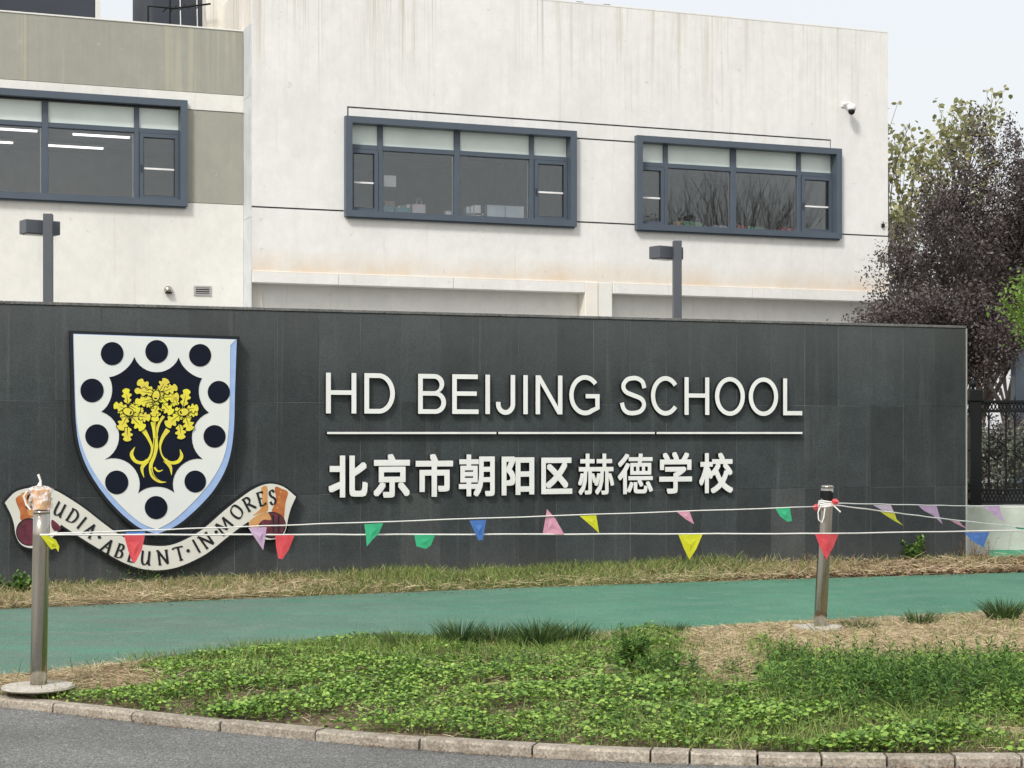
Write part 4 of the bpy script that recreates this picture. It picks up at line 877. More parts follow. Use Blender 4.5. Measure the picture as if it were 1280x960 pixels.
def ringpts(cx, cz, r_, n_=18, a0=0, a1=360): return [(cx+r_*math.cos(R(a0+(a1-a0)*i/n_)), y0f, cz+r_*math.sin(R(a0+(a1-a0)*i/n_))) for i in range(n_+1)]
px = 1240.0; k_ = 0; stepx = (21.5, 11.0); stops = [1180, 1190.5, 1212]
while px < 1400: stops.append(px); px += stepx[k_ % 2]; k_ += 1
for i, px in enumerate(stops):
    MB().tube([(fx(px), y0f, fz(611.6)), (fx(px), y0f, fz(515.4))], .013, 8).build('picket', M['iron'], fn)
    MB().tube([(fx(px), y0f, fz(500)), (fx(px), y0f, fz(494))], [.016, .002], 6).build('spike', M['iron'], fn)
    for sg in (-1, 1): MB().tube([(fx(px), y0f, fz(598)), (fx(px+sg*1.2), y0f, fz(604)), (fx(px+sg*4.2), y0f, fz(610.5))], .010, 6).build('foot_scroll', M['iron'], fn)
    for sg in (-1, 1): MB().tube([(fx(px), y0f, fz(527)), (fx(px+sg*1.2), y0f, fz(521)), (fx(px+sg*4.2), y0f, fz(516.5))], .010, 6).build('head_scroll', M['iron'], fn)
for a in range(len(stops)-1):
    if 18 < stops[a+1]-stops[a] < 23:
        c = (stops[a]+stops[a+1])/2; cx_, cz_ = fx(c), fz(563)
        MB().tube(ringpts(cx_, cz_, .115), .014, 6, False).build('ring', M['iron'], fn)
        MB().tube(ringpts(cx_, cz_, .055, 12), .012, 6, False).build('inner_ring', M['iron'], fn)
        for q in range(4): MB().tube([(cx_+.055*math.cos(q*math.pi/2), y0f, cz_+.055*math.sin(q*math.pi/2)), (cx_+.16*math.cos(q*math.pi/2), y0f, cz_+.16*math.sin(q*math.pi/2))], .010, 6).build('ring_spoke', M['iron'], fn)
        MB().tube([(cx_, y0f, fz(611.5)), (cx_, y0f, fz(599))], .012, 6).build('short_bar', M['iron'], fn); MB().tube([(cx_-.04, y0f, fz(604)), (cx_+.04, y0f, fz(604))], .010, 6).build('cross_bar', M['iron'], fn)
lat = MB(); px = 1172.0
while px < 1400:
    if not 1210 < px < 1229:
        for za, zb_ in ((614.5, 626.5),):
            lat.tube([(fx(px), y0f-.004, fz(za)), (fx(px+6), y0f-.004, fz(zb_))], .008, 4); lat.tube([(fx(px+6), y0f+.006, fz(za)), (fx(px), y0f+.006, fz(zb_))], .008, 4)
        for q in (2.5,): lat.tube([(fx(px+q)+.045*math.cos(t), y0f, fz(508)+.05*math.sin(t)) for t in [j*math.pi/5 for j in range(11)]], .009, 4, False)
    px += 4.6
tag(lat.build('lattice_work', M['iron'], fn), kind='stuff')
# grey plinth, gate pier and cabin glimpsed behind the fence
lw = empty('garden_wall', (8.4, 27, 0), .1, 'low grey wall seen through the iron fence', 'wall'); MB().box((-3, 0, 0), (9, .3, .72), .01).build('wall_body', M['lowwall'], lw); MB().box((-3, -.03, .721), (9, .33, .78), .01).build('coping', M['coping'], lw)
gp = empty('steel_column', (8.15, 28.2, 0), .1, 'blue grey column standing behind the iron fence', 'column'); MB().box((-.13, -.1, 0), (.13, .1, 3.0), .01).build('shaft', M['frame'], gp); MB().box((-.18, -.15, 0), (.18, .15, .1), .01).build('foot', M['frame'], gp)
gb = empty('guard_cabin', (9.15, 41.5, 0), .25, 'small dark roofed cabin far behind the wall at the building corner', 'cabin')
MB().box((-1.2, 0, 0), (-.05, 2, 4.1), .02).build('cabin_wall', CM['bluew'], gb); MB().box((-1.5, -.3, 4.11), (.15, 2.3, 4.55), .03).build('roof', M['plant'], gb); MB().box((-.9, -.02, 1.2), (-.3, -.002, 2.4)).build('window', M['frame_dark'], gb)

# ================================================================== BOLLARDS
def bollard(bx, by, bxt, byt, wpx, label, base=True):
    p = ground(bx, by, .05); Y = p.y; tp = at(bxt, byt, Y); r0 = wpx/F*Y/2; r_ = empty('bollard', (p.x, p.y, .0), 0, label, 'bollard', 'steel bollards carrying the bunting')
    top = Vector((tp.x-p.x, 0, tp.z)); L_ = []
    for q in range(9): L_.append((top.x*q/8, 0, .045+(top.z-.045)*q/8))
    MB().tube(L_, r0, 28).build('post', M['steel'], r_, smooth=False)
    for pl_ in r_.children[0].data.polygons: pl_.use_smooth = len(pl_.vertices) == 4
    MB().lathe([(r0*1.01, 0), (r0*1.01, .012), (r0*.8, .02), (.01, .022)], 24, (top.x, 0, top.z+.001)).build('cap', M['steel'], r_, smooth=True)
    return r_, top, r0
bl, tl, rl = bollard(48, 857, 52, 642, 20.5, 'leaning steel bollard on a round white base plate, wrapped cup on top')
MB().lathe([(.20, .03), (.215, .04), (.21, .052), (.06, .058)], 40).build('base_plate', M['conc'], bl, smooth=False)
br, tr, r_r = bollard(1025, 783, 1034, 610, 16, 'steel bollard with knotted white ropes, standing right of the sign')
MB().lathe([(r_r*1.02, 0), (r_r*1.025, .01), (r_r*1.025, .10), (r_r*1.02, .11)], 28, (tr.x-.003, 0, tr.z-.13)).build('dark_band', M['iron'], br, smooth=False)
# broken concrete pad round the right bollard
pad = []
for q in range(22):
    th = q/22*2*math.pi; rr = random.uniform(.15, .22); pad.append((rr*math.cos(th)*1.05, rr*math.sin(th)))
p_ = MB(); p_.add([(x, y, .055) for x, y in pad]+[(x*1.03, y*1.03, .0) for x, y in pad], [tuple(range(22))]+[(i, 22+i, 22+(i+1) % 22, (i+1) % 22) for i in range(22)]); p_.build('concrete_pad', M['conc'], br)
# crumpled plastic wrapped cup on the left bollard
cpt = empty('plastic_wrapped_cup', (bl.location.x+tl.x, bl.location.y, tl.z+.023), 0, 'crumpled clear plastic wrap round an orange cup on the left bollard', 'wrapped cup')
vv = []; nn = 26; rr_ = [(.054, 0), (.062, .012), (.066, .05), (.063, .09), (.070, .12), (.045, .135), (.02, .14)]
for i, (r_, z) in enumerate(rr_):
    for q in range(nn):
        k2 = 1+.13*math.sin(q*5.3+i*2.1)+.08*random.uniform(-1, 1); vv.append((r_*k2*math.cos(2*math.pi*q/nn)-.006, r_*k2*math.sin(2*math.pi*q/nn), z+random.uniform(-.006, .006)*(i > 0)))
mw, t, p, o = nodes('crumpled_plastic'); p.inputs['Base Color'].default_value = (.85, .86, .86, 1); p.inputs['Roughness'].default_value = .18
tt = N(t, 'ShaderNodeBsdfTransparent'); mx = N(t, 'ShaderNodeMixShader'); lw_ = ramp(t, noise(t, pos(t), 35, 3), [(.42, g3(.08)), (.66, g3(.75))]); t.links.new(lw_, mx.inputs[0])
t.links.new(tt.outputs[0], mx.inputs[1]); t.links.new(p.outputs[0], mx.inputs[2]); t.links.new(mx.outputs[0], o.inputs[0])
MB().add(vv, [(i*nn+q, i*nn+(q+1) % nn, (i+1)*nn+(q+1) % nn, (i+1)*nn+q) for i in range(len(rr_)-1) for q in range(nn)]).build('plastic_wrap', mw, cpt)
MB().lathe([(.042, .002), (.05, .06), (.056, .118), (.05, .12)], 20).build('cup', mat('peach_cup', (.78, .38, .14), (.85, .52, .26), 30, rough=.5), cpt, smooth=False)
MB().tube([(-.012, 0, .14), (-.006, 0, .17), (-.02, 0, .21)], [.016, .006, .008], 8).build('twisted_tie', M['rope'], cpt)
MB().tube([(-.075, -.01, .12), (-.10, -.02, .08), (-.085, -.02, .03), (-.06, -.02, .0)], .006, 6).build('wrap_tail', M['rope'], cpt)

# ================================================================== BUNTING
YL = bl.location.y-.06; YR = br.location.y-.055
def bunting(label, ends, rad, pens, sag=0):
    """ends: [(px,py,Y)...] the rope's course; pens: (colour, polygon in crop coordinates, mapping, label)"""
    r_ = empty('bunting', at(*ends[0]), 0, label, 'bunting', 'ropes of bunting strung between the bollards'); o_ = at(*ends[0])
    pts = []
    for i in range(len(ends)-1):
        for q in range(14):
            t = q/14; a, b = at(*ends[i]), at(*ends[i+1]); p = a.lerp(b, t); p.z -= sag*4*t*(1-t); pts.append(p-o_)
    pts.append(at(*ends[-1])-o_)
    MB().tube([p+Vector((0, 0, .0015*math.sin(i*1.9))) for i, p in enumerate(pts)], rad, 7).build('rope', M['rope'], r_, smooth=True)
    def depth(px):
        for i in range(len(ends)-1):
            a, b = at(*ends[i]), at(*ends[i+1]); pa, pb2 = ends[i][0], ends[i+1][0]
            if px <= pb2 or i == len(ends)-2:
                t = (px-pa)/(pb2-pa); iv = (1-t)/a.y+t/b.y; return 1/iv
    for col, poly, mp, lb in pens:
        P = [mp(x, y) for x, y in poly]; cx_ = sum(p[0] for p in P)/len(P); cy_ = sum(p[1] for p in P)/len(P)
        # subdivide edges and fan so that the film can billow
        E = []
        for i in range(len(P)):
            a, b = P[i], P[(i+1) % len(P)]
            for q in range(4): E.append((a[0]+(b[0]-a[0])*q/4, a[1]+(b[1]-a[1])*q/4))
        ytop = min(p[1] for p in P); ph = random.uniform(0, 6); V3 = []
        for sc_ in (1, .5):
            for x, y in E:
                x_, y_ = cx_+(x-cx_)*sc_, cy_+(y-cy_)*sc_
                hh = (y_-ytop)/F*10; q = at(x_, y_, depth(x_)-.006+.05*hh*math.sin((x_-cx_)*.18+ph)); V3.append(q-o_)
        V3.append(at(cx_, cy_, depth(cx_)-.012)-o_); m = len(E)
        fs = [(i, (i+1) % m, m+(i+1) % m, m+i) for i in range(m)]+[(m+i, m+(i+1) % m, 2*m) for i in range(m)]
        th = Vector((0, .0012, 0)); mb = MB().add(V3+[v+th for v in V3], fs+[tuple(len(V3)+q for q in f[::-1]) for f in fs]+[(i, len(V3)+i, len(V3)+(i+1) % m, (i+1) % m) for i in range(m)])
        pn = mb.build('pennant', PEN[col], r_); pn['label'] = lb
cZ3 = lambda x, y: (130+x/9.6, 620+y/9.6); cM = lambda x, y: (420+x/2.207, 600+y/2.207); cR = lambda x, y: (1000+x/4.571, 590+y/4.571); cI = lambda x, y: (x, y); c4 = lambda x, y: (240+x/7.386, 590+y/7.386)
bunting('upper white rope of bunting from the left bollard to the neck of the right one', [(50, 667.5, YL+.03), (400, 655, YL+.04+(YR-YL)*.30), (1029, 633, YR+.03)], .0042, [
    ('blue', [(157, 665.5), (181.5, 664), (181, 672), (177, 687), (171, 690)], cI, 'blue pennant hidden behind the red one'),
    ('lilac', [(310.4, 659.7), (333.4, 658.8), (331, 676), (329, 687.7), (321, 676)], cI, 'lilac pennant'),
    ('green', [(78, 122), (130, 119), (118, 148), (103, 162), (85, 183), (82, 150)], cM, 'green pennant with a curled tip'), ('blue', [(368, 112), (414, 110), (405, 165), (393, 167)], cM, 'blue pennant'),
    ('yellow', [(672, 99), (718, 97), (726, 147), (706, 128)], cM, 'yellow pennant'), ('pink', [(940, 88), (975, 86), (988, 122), (965, 108)], cM, 'small pink pennant'), ('green', [(1212, 78), (1252, 76), (1258, 113), (1245, 115), (1225, 100)], cM, 'green pennant near the right bollard')], .0)
bunting('lower white rope of bunting running past both bollards out to the right', [(50, 668.5, YL), (500, 668.3, YL+(YR-YL)*.42), (1035, 667, YR-.004), (1450, 660, 17.5)], .0058, [
    ('red', [(155, 669), (181, 669), (177.4, 686.7), (170, 702), (165.4, 703), (160, 687.7)], cI, 'red pennant over the motto scroll'), ('red', [(344, 669), (368.6, 668.5), (361, 687), (353, 699), (348, 698), (345, 683)], cI, 'red pennant at the right end of the scroll'),
    ('green', [(216, 152), (274, 150), (262, 180), (248, 190), (222, 183)], cM, 'green pennant cut short'), ('pink', [(582, 80), (605, 106), (630, 150), (570, 151)], cM, 'pink pennant flipped upwards'), ('yellow', [(944, 149), (1012, 148), (994, 190), (975, 220), (960, 190)], cM, 'long yellow pennant'),
    ('red', [(85, 352), (222, 350), (190, 430), (150, 500), (115, 430)], cR, 'red pennant in front of the right bollard'), ('blue', [(938, 346), (1082, 343), (1048, 430), (985, 395)], cR, 'blue pennant in front of the plinth'), ('yellow', [(50.5, 669), (60, 669.5), (70, 675), (74, 683), (73, 690), (70.5, 685), (64, 687)], cI, 'yellow pennant wound round the left bollard')])
bunting('thin upper rope of bunting leaving the right bollard towards the fence', [(1040, 629, YR+.02), (1210, 632.5, 17.2), (1400, 630, 20)], .0042, [
    ('pale', [(415, 188), (518, 187), (535, 225), (520, 232), (470, 218)], cR, 'pale lilac pennant'), ('lilac', [(675, 192), (780, 192), (800, 262), (815, 298), (760, 248), (710, 222)], cR, 'long lilac pennant'), ('lilac', [(1040, 192), (1140, 193), (1150, 240), (1175, 290), (1095, 235)], cR, 'lilac pennant in front of the plinth')])
bunting('sloping rope of bunting running down to the right from the right bollard', [(1040, 631, YR+.01), (1175, 648, 15.6), (1320, 664, 19)], .0052, [
    ('yellow', [(450, 221), (540, 232), (552, 270), (590, 306), (550, 285), (500, 255)], cR, 'yellow pennant'), ('pink', [(845, 269), (905, 275), (925, 300), (955, 325), (900, 300)], cR, 'pink pennant'), ('green', [(1225, 312), (1280, 318), (1300, 335), (1240, 325)], cR, 'green pennant')])
kn = empty('rope_knot', (br.location.x+tr.x*.85, br.location.y, 0), 0, 'white rope and red ribbon knotted round the neck of the right bollard', 'rope knot')
for q in range(4):
    z_ = EYE-(627+q*2-HY)*YR/F; MB().tube([(math.cos(t)*(r_r+.006), math.sin(t)*(r_r+.006), z_+.004*math.sin(t*2+q)) for t in [j*math.pi/9 for j in range(19)]], .0065, 6, False).build('rope_turn', M['rope'], kn)
zk = EYE-(632-HY)*YR/F
MB().tube([(-.05, -.06, zk), (-.075, -.07, zk-.05), (-.07, -.07, zk-.11), (-.045, -.07, zk-.13), (-.03, -.07, zk-.09), (-.02, -.065, zk-.02)], .005, 6).build('hanging_loop', M['rope'], kn)
MB().tube([(-.065, -.045, zk+.03), (-.07, -.05, zk+.0), (-.068, -.05, zk-.05)], .003, 6).build('rope_end', M['rope'], kn)
for x, z in ((-.085, -.01), (.055, .03)):
    vv = []; 
    for q in range(7):
        th = q/7*6.28; vv.append((x+.036*math.cos(th)*random.uniform(.6, 1.1), -.05+random.uniform(-.02, .02), zk+z+.03*math.sin(th)*random.uniform(.6, 1.2)))
    vv.append((x, -.075, zk+z)); MB().add(vv, [(i, (i+1) % 7, 7) for i in range(7)]).build('red_ribbon', PEN['red'], kn)
MB().tube([(.05, -.05, zk), (.08, -.06, zk-.03), (.10, -.06, zk-.05)], .006, 6).build('rope_end', M['rope'], kn)

# ================================================================== PLANTS
def np_mesh(name, V, Fq, m, smooth=False):
    """V (n,3); Fq list of (k,faces) arrays of equal-sided faces"""
    me = bpy.data.meshes.new(name); me.vertices.add(len(V)); me.vertices.foreach_set('co', V.astype(np.float32).ravel())
    loops = np.concatenate([f.ravel() for f in Fq]); tot = np.concatenate([np.full(len(f), f.shape[1]) for f in Fq]); start = np.concatenate([[0], np.cumsum(tot)[:-1]])
    me.loops.add(len(loops)); me.loops.foreach_set('vertex_index', loops.astype(np.int32)); me.polygons.add(len(tot)); me.polygons.foreach_set('loop_start', start.astype(np.int32)); me.polygons.foreach_set('loop_total', tot.astype(np.int32))
    me.materials.append(m); me.update(calc_edges=True); me.validate(); return me
def nrm(a): return a/(np.linalg.norm(a, axis=1, keepdims=True)+1e-9)
LEAF_T = {'broad': (np.array([(0, 0, 0), (.28, -.42, .05), (.28, .42, .05), (.5, 0, -.06), (.68, -.40, .03), (.68, .40, .03), (1, 0, -.05)]), np.array([(0, 1, 3), (0, 3, 2), (1, 4, 3), (4, 6, 3), (3, 6, 5), (3, 5, 2)])),
          'lance': (np.array([(0, 0, 0), (.35, -.5, .06), (.35, .5, .06), (.4, 0, 0), (1, 0, -.15)]), np.array([(0, 1, 3), (0, 3, 2), (1, 4, 3), (3, 4, 2)])),
          'chip': (np.array([(0, 0, 0), (.5, -.5, .1), (1, 0, 0), (.5, .5, .1)]), np.array([(0, 1, 2, 3)]))}
def leaf_mesh(name, P, D, Nn, L, Wd, kind, m):
    T, Fc = LEAF_T[kind]; D = nrm(D); S = nrm(np.cross(D, Nn)); U = np.cross(S, D); n_ = len(P)
    V = P[:, None, :]+D[:, None, :]*(T[None, :, 0, None]*L[:, None, None])+S[:, None, :]*(T[None, :, 1, None]*Wd[:, None, None])+U[:, None, :]*(T[None, :, 2, None]*L[:, None, None])
    Fi = (Fc[None]+(np.arange(n_)*len(T))[:, None, None]).reshape(-1, Fc.shape[1]); return np_mesh(name, V.reshape(-1, 3), [Fi], m)
def blade_mesh(name, P, D, L, Wd, bend, m):
    """curved grass blades: D up-ish unit direction, bend horizontal direction vector (n,3)"""
    D = nrm(D); S = nrm(np.cross(D, np.random.default_rng(3).normal(size=D.shape))); n_ = len(P); V = np.zeros((n_, 7, 3))
    for k_, t in enumerate((0, .4, .75)):
        c = P+D*(L*t)[:, None]+bend*(L*t*t)[:, None]; c[:, 2] -= L*t*t*.25*np.linalg.norm(bend, axis=1); w_ = Wd*(1-.45*t); V[:, 2*k_] = c-S*(w_/2)[:, None]; V[:, 2*k_+1] = c+S*(w_/2)[:, None]
    V[:, 6] = P+D*L[:, None]+bend*L[:, None]; V[:, 6, 2] -= L*.25*np.linalg.norm(bend, axis=1)
    a = (np.arange(n_)*7)[:, None]; q = np.concatenate([a+np.array([[0, 1, 3, 2]]), a+np.array([[2, 3, 5, 4]])]); t3 = a+np.array([[4, 5, 6]]); return np_mesh(name, V.reshape(-1, 3), [q, t3], m)
def fbm(x, y, f=1.0, seed=0):
    r_ = np.random.default_rng(seed); o = 0
    for k_ in range(4):
        for _ in range(3):
            a = r_.uniform(0, 6.28); o = o+np.sin((x*math.cos(a)+y*math.sin(a))*f*2**k_*r_.uniform(.8, 1.3)+r_.uniform(0, 6.28))/1.8**k_
    return o/5
def px_of(x, y, z=0): return CX+x/y*F, HY+(EYE-z)*F/y
kx = np.array([p[0] for p in kc]); ky = np.array([p[1] for p in kc]); fxx = np.array([p.x for p in pf]); fyy = np.array([p.y for p in pf]); bxx = np.array([p.x for p in pb]); byy = np.array([p.y for p in pb])
def in_bed(n_, x0=-4.6, x1=5.4):
    x = rng.uniform(x0, x1, n_); t = rng.uniform(0, 1, n_); a = np.interp(x, kx, ky)+.13; b = np.interp(x, fxx, fyy)-.06
    keep = rng.uniform(0, 1, n_) < (b-a)/4.2; x, t, a, b = x[keep], t[keep], a[keep], b[keep]; y = a+(b-a)*t
    tt_ = np.clip(t, 0, 1); z = -.02+.07*np.sin(np.pi*tt_)*(.4+.6*np.minimum(1, (b-a)/2.5))+.012*np.sin(x*5+1)*np.sin(y*4)
    return x, y, z, t
def straw_w(x, y):
    """how dry the bed is at a place, 0 green to 1 straw"""
    px, py = px_of(x, y); nz = fbm(x, y, 2.2, 5)
    w_ = np.zeros_like(x)
    w_ = np.maximum(w_, np.clip((px-800)/60, 0, 1)*np.clip((818+(px>960)*14+14*nz-py)/10, 0, 1))
    w_ = np.maximum(w_, np.clip(1-np.abs(px-905)/70, 0, 1)*np.clip((868+14*nz-py)/16, 0, 1)*1.3)
    w_ = np.maximum(w_, np.clip((215+70*nz-px)/60, 0, 1)*np.clip((872-py)/8, 0, 1))
    w_ = np.maximum(w_, .75*np.clip(1-np.abs(px-760)/60, 0, 1)*np.clip((822+10*nz-py)/8, 0, 1))
    w_ = np.maximum(w_, .8*np.clip((px-1190)/40, 0, 1)*np.clip(1-np.abs(py-918)/14, 0, 1))
    return np.clip(w_, 0, 1)
G1 = leafmat('green_ground_leaves', [(.17, (.022, .056, .014)), (.34, (.10, .20, .034)), (.56, (.20, .36, .06)), (.86, (.37, .52, .11))], transl=.12, patch=2.2)
G2 = leafmat('green_grass', [(.2, (.05, .09, .022)), (.5, (.15, .24, .05)), (.85, (.36, .44, .13))])
GD = leafmat('dark_tuft_grass', [(.2, (.018, .045, .016)), (.55, (.055, .11, .03)), (.9, (.16, .24, .07))])
GW_ = leafmat('weed_leaves', [(.18, (.024, .062, .016)), (.48, (.085, .185, .035)), (.9, (.25, .40, .08))])
ST = leafmat('dry_straw', [(.15, (.22, .16, .09)), (.5, (.50, .40, .245)), (.9, (.78, .67, .46))], rough=.8, transl=.1)
DL = leafmat('dead_leaves', [(.15, (.09, .05, .03)), (.5, (.24, .15, .09)), (.9, (.46, .35, .24))], rough=.85, transl=.08)
DG = leafmat('drying_grass', [(.1, (.06, .09, .03)), (.35, (.19, .20, .07)), (.58, (.40, .33, .17)), (.9, (.66, .55, .34))], rough=.7, transl=.2, patch=.8)
def stuff(name, me, label, cat): return tag(link(name, me), label, cat, kind='stuff')
def up(n_, tilt): v = rng.normal(0, tilt, (n_, 3)); v[:, 2] = 1; return nrm(v)
def hdir(n_): a = rng.uniform(0, 2*np.pi, n_); return np.stack([np.cos(a), np.sin(a), np.zeros(n_)], 1)
# leafy ground cover
x, y, z, t = in_bed(360000); sw = straw_w(x, y); hf = np.clip(.055+.05*fbm(x, y, 1.7, 2)+.035*fbm(x, y, 6.5, 8), .012, .15); clump = fbm(x, y, 7, 9); hf = hf*np.clip(1.15-sw, .3, 1)
keep = (rng.uniform(0, 1, len(x)) < (1-sw)**1.6*.85*np.clip(.65+1.5*clump, .05, 1)); x, y, z, hf, clump = x[keep], y[keep], z[keep], hf[keep], clump[keep]; n_ = len(x)
hz = hf*(rng.uniform(0, 1, n_)**.5)*(1+.5*np.clip(clump, -1, 1)); P = np.stack([x, y, z+hz], 1); D = hdir(n_); D[:, 2] = rng.uniform(-.25, .45, n_)
L = rng.uniform(.013, .036, n_)*(1+.45*fbm(x, y, .9, 77))
stuff('ground_cover', leaf_mesh('ground_cover', P, D, up(n_, .62), L, L*rng.uniform(.55, .95, n_), 'broad', G1), 'low bright green leafy ground cover filling the planting bed', 'ground cover')
# grass through it
x, y, z, t = in_bed(130000); sw = straw_w(x, y); g_ = fbm(x, y, 1.1, 21)+.2; px, py = px_of(x, y)
keep = rng.uniform(0, 1, len(x)) < np.clip(.22+.7*g_+.5*(t > .8)*(px < 860), .04, 1)*(1-sw*.8); x, y, z = x[keep], y[keep], z[keep]; n_ = len(x); L = rng.uniform(.05, .15, n_)
stuff('bed_grass', blade_mesh('bed_grass', np.stack([x, y, z], 1), up(n_, .35), L, rng.uniform(.003, .006, n_), hdir(n_)*rng.uniform(.1, .7, n_)[:, None], G2), 'short green grass blades among the ground cover', 'grass')
# straw lying and standing
x, y, z, t = in_bed(190000); sw = straw_w(x, y); keep = rng.uniform(0, 1, len(x)) < np.clip(sw, .05+.08*(fbm(x, y, 2.5, 91) > .25), 1); x, y, z = x[keep], y[keep], z[keep]; n_ = len(x)
D = hdir(n_); D[:, 2] = np.abs(rng.normal(0, .25, n_)); L = rng.uniform(.04, .16, n_)
stuff('dry_straw', blade_mesh('dry_straw', np.stack([x, y, z+rng.uniform(.0, .03, n_)], 1), D, L, rng.uniform(.002, .0045, n_), hdir(n_)*.25, ST), 'dry straw coloured grass litter round the right bollard and left end', 'dry grass')
# tall leafy weeds at the right of the bed
def weed_stems(bases, hs, leaf_l, per, spread=.25):
    Ps, Ds, Ls = [], [], []; SP, SD, SL = [], [], []
    for (bx_, by_, bz_), h in zip(bases, hs):
        lean = rng.normal(0, spread, 2); SP.append((bx_, by_, bz_)); SD.append((lean[0], lean[1], 1)); SL.append(h)
        for q in range(per):
            tt2 = (q+rng.uniform(0, 1))/per; tt2 = .15+.85*tt2; a = q*2.4+rng.uniform(0, .6); L_ = leaf_l*(1.15-.75*tt2)*rng.uniform(.7, 1.2)
            Ps.append((bx_+lean[0]*h*tt2, by_+lean[1]*h*tt2, bz_+h*tt2*.97)); Ds.append((math.cos(a), math.sin(a), .25+1.0*tt2*tt2)); Ls.append(L_)
    return np.array(Ps), np.array(Ds), np.array(Ls), np.array(SP), nrm(np.array(SD)), np.array(SL)
x, y, z, t = in_bed(5200, 1.1, 5.4); px, py = px_of(x, y); nz = fbm(x, y, 1.6, 33)
dens = np.clip((px-925-25*nz)/90, 0, 1)*np.clip((py-852-14*nz)/10, 0, 1)*np.clip((908+8*nz-py)/12, 0, 1)
keep = rng.uniform(0, 1, len(x)) < dens*.95; bs = list(zip(x[keep], y[keep], z[keep])); hs = rng.uniform(.09, .27, len(bs))*(1+.7*nz[keep])
Ps, Ds, Ls, SP, SD, SL = weed_stems(bs, hs, .068, 15)
U2 = nrm(np.stack([rng.normal(0, .3, len(Ps)), rng.normal(0, .3, len(Ps)), np.ones(len(Ps))], 1))
stuff('weed_patch', leaf_mesh('weed_patch', Ps, Ds, U2, Ls, Ls*.30, 'lance', GW_), 'tall dark green leafy weeds crowding the right of the planting bed', 'weeds')
stuff('weed_stems', blade_mesh('weed_stems', SP, SD, SL, np.full(len(SL), .005), np.zeros((len(SL), 3)), GW_), 'thin upright stems of the tall weeds at the right', 'weed stems')
# verge along the wall
n_ = 150000; x = rng.uniform(-6.2, 8.6, n_); b = np.interp(x, bxx, byy); wy = W.o.y+(x-W.o.x)*math.tan(ANG); t = rng.uniform(0, 1, n_)**.9; y = b+.01+(np.maximum(wy-b, .15)-.03)*t
px, py = px_of(x, y); nz = fbm(x, y, 1.3, 41); ok = (y < wy-.02) | (px > 1215); ok &= ~((px > 1240) & (y > 21.7)); x, y, t, px, nz = x[ok], y[ok], t[ok], px[ok], nz[ok]
leafy = np.clip((px-880)/160, 0, 1); keep = rng.uniform(0, 1, len(x)) < (.62-.45*leafy)*np.clip(.75+1.1*fbm(x, y, 3.1, 61), .08, 1); x, y, t, px, nz = x[keep], y[keep], t[keep], px[keep], nz[keep]; n_ = len(x)
L = rng.uniform(.04, .12, n_)*(1+.7*np.clip(nz, -.6, 1))*(1+.5*t); flat = rng.uniform(0, 1, n_) < .45; D = up(n_, .5); D2 = hdir(n_); D2[:, 2] = rng.uniform(.05, .5, n_); D[flat] = D2[flat]
stuff('verge_grass', blade_mesh('verge_grass', np.stack([x, y, np.full(n_, .0)], 1), D, L, rng.uniform(.004, .008, n_), hdir(n_)*rng.uniform(.1, .6, n_)[:, None], DG), 'half dried grass strip between the green path and the granite wall', 'grass')
gm = (rng.uniform(0, 1, n_) < np.clip(1.25-np.abs(px-660)/300, .12, 1)*.8); 
if gm.sum(): stuff('verge_green_grass', blade_mesh('verge_green_grass', np.stack([x, y, np.zeros(n_)], 1)[gm], up(int(gm.sum()), .35), L[gm]*1.15, rng.uniform(.004, .008, int(gm.sum())), hdir(int(gm.sum()))*.4, G2), 'greener grass in the middle stretch of the wall verge', 'grass')
n_ = 60000; x = rng.uniform(-6.2, 8.6, n_); b = np.interp(x, bxx, byy); y = b-.02+(np.minimum(W.o.y+(x-W.o.x)*math.tan(ANG), 23)-b)*rng.uniform(0, 1, n_)**1.3
px, py = px_of(x, y); ok = (rng.uniform(0, 1, n_) < (.22+.45*np.clip((480-px)/200, 0, 1))*np.clip(.8+fbm(x, y, 2.7, 63), .1, 1)) & ~((px > 1240) & (y > 21.6)); x, y = x[ok], y[ok]; n_ = len(x); D = hdir(n_); D[:, 2] = np.abs(rng.normal(0, .3, n_))
stuff('verge_straw', blade_mesh('verge_straw', np.stack([x, y, rng.uniform(.0, .07, n_)], 1), D, rng.uniform(.06, .2, n_), rng.uniform(.003, .006, n_), hdir(n_)*.25, ST), 'flattened straw lying in the strip below the wall', 'dry grass')
n_ = 26000; x = rng.uniform(2.0, 8.8, n_); b = np.interp(x, bxx, byy); wy = np.minimum(W.o.y+(x-W.o.x)*math.tan(ANG), 23); y = b+.02+(wy-b-.04)*rng.uniform(0, 1, n_); px, py = px_of(x, y)
ok = (rng.uniform(0, 1, n_) < np.clip((px-840)/200, .05, 1)) & ~((px > 1240) & (y > 21.7)); x, y = x[ok], y[ok]; n_ = len(x); L = rng.uniform(.03, .07, n_); D = hdir(n_); D[:, 2] = rng.uniform(-.2, .5, n_)
stuff('leaf_litter', leaf_mesh('leaf_litter', np.stack([x, y, rng.uniform(.005, .035, n_)], 1), D, up(n_, .6), L, L*.55, 'broad', DL), 'fallen brown leaves along the right end of the verge', 'fallen leaves')
n_ = 1500; x = rng.uniform(-4, 5, n_); y = np.interp(x, bxx, byy)-rng.uniform(0, .5, n_)**1.6*1.2; L = rng.uniform(.01, .03, n_)
stuff('path_debris', leaf_mesh('path_debris', np.stack([x, y, np.full(n_, .010)], 1), hdir(n_), up(n_, .2), L, L*.4, 'chip', DL), 'bits of dry leaf blown onto the green path', 'debris')

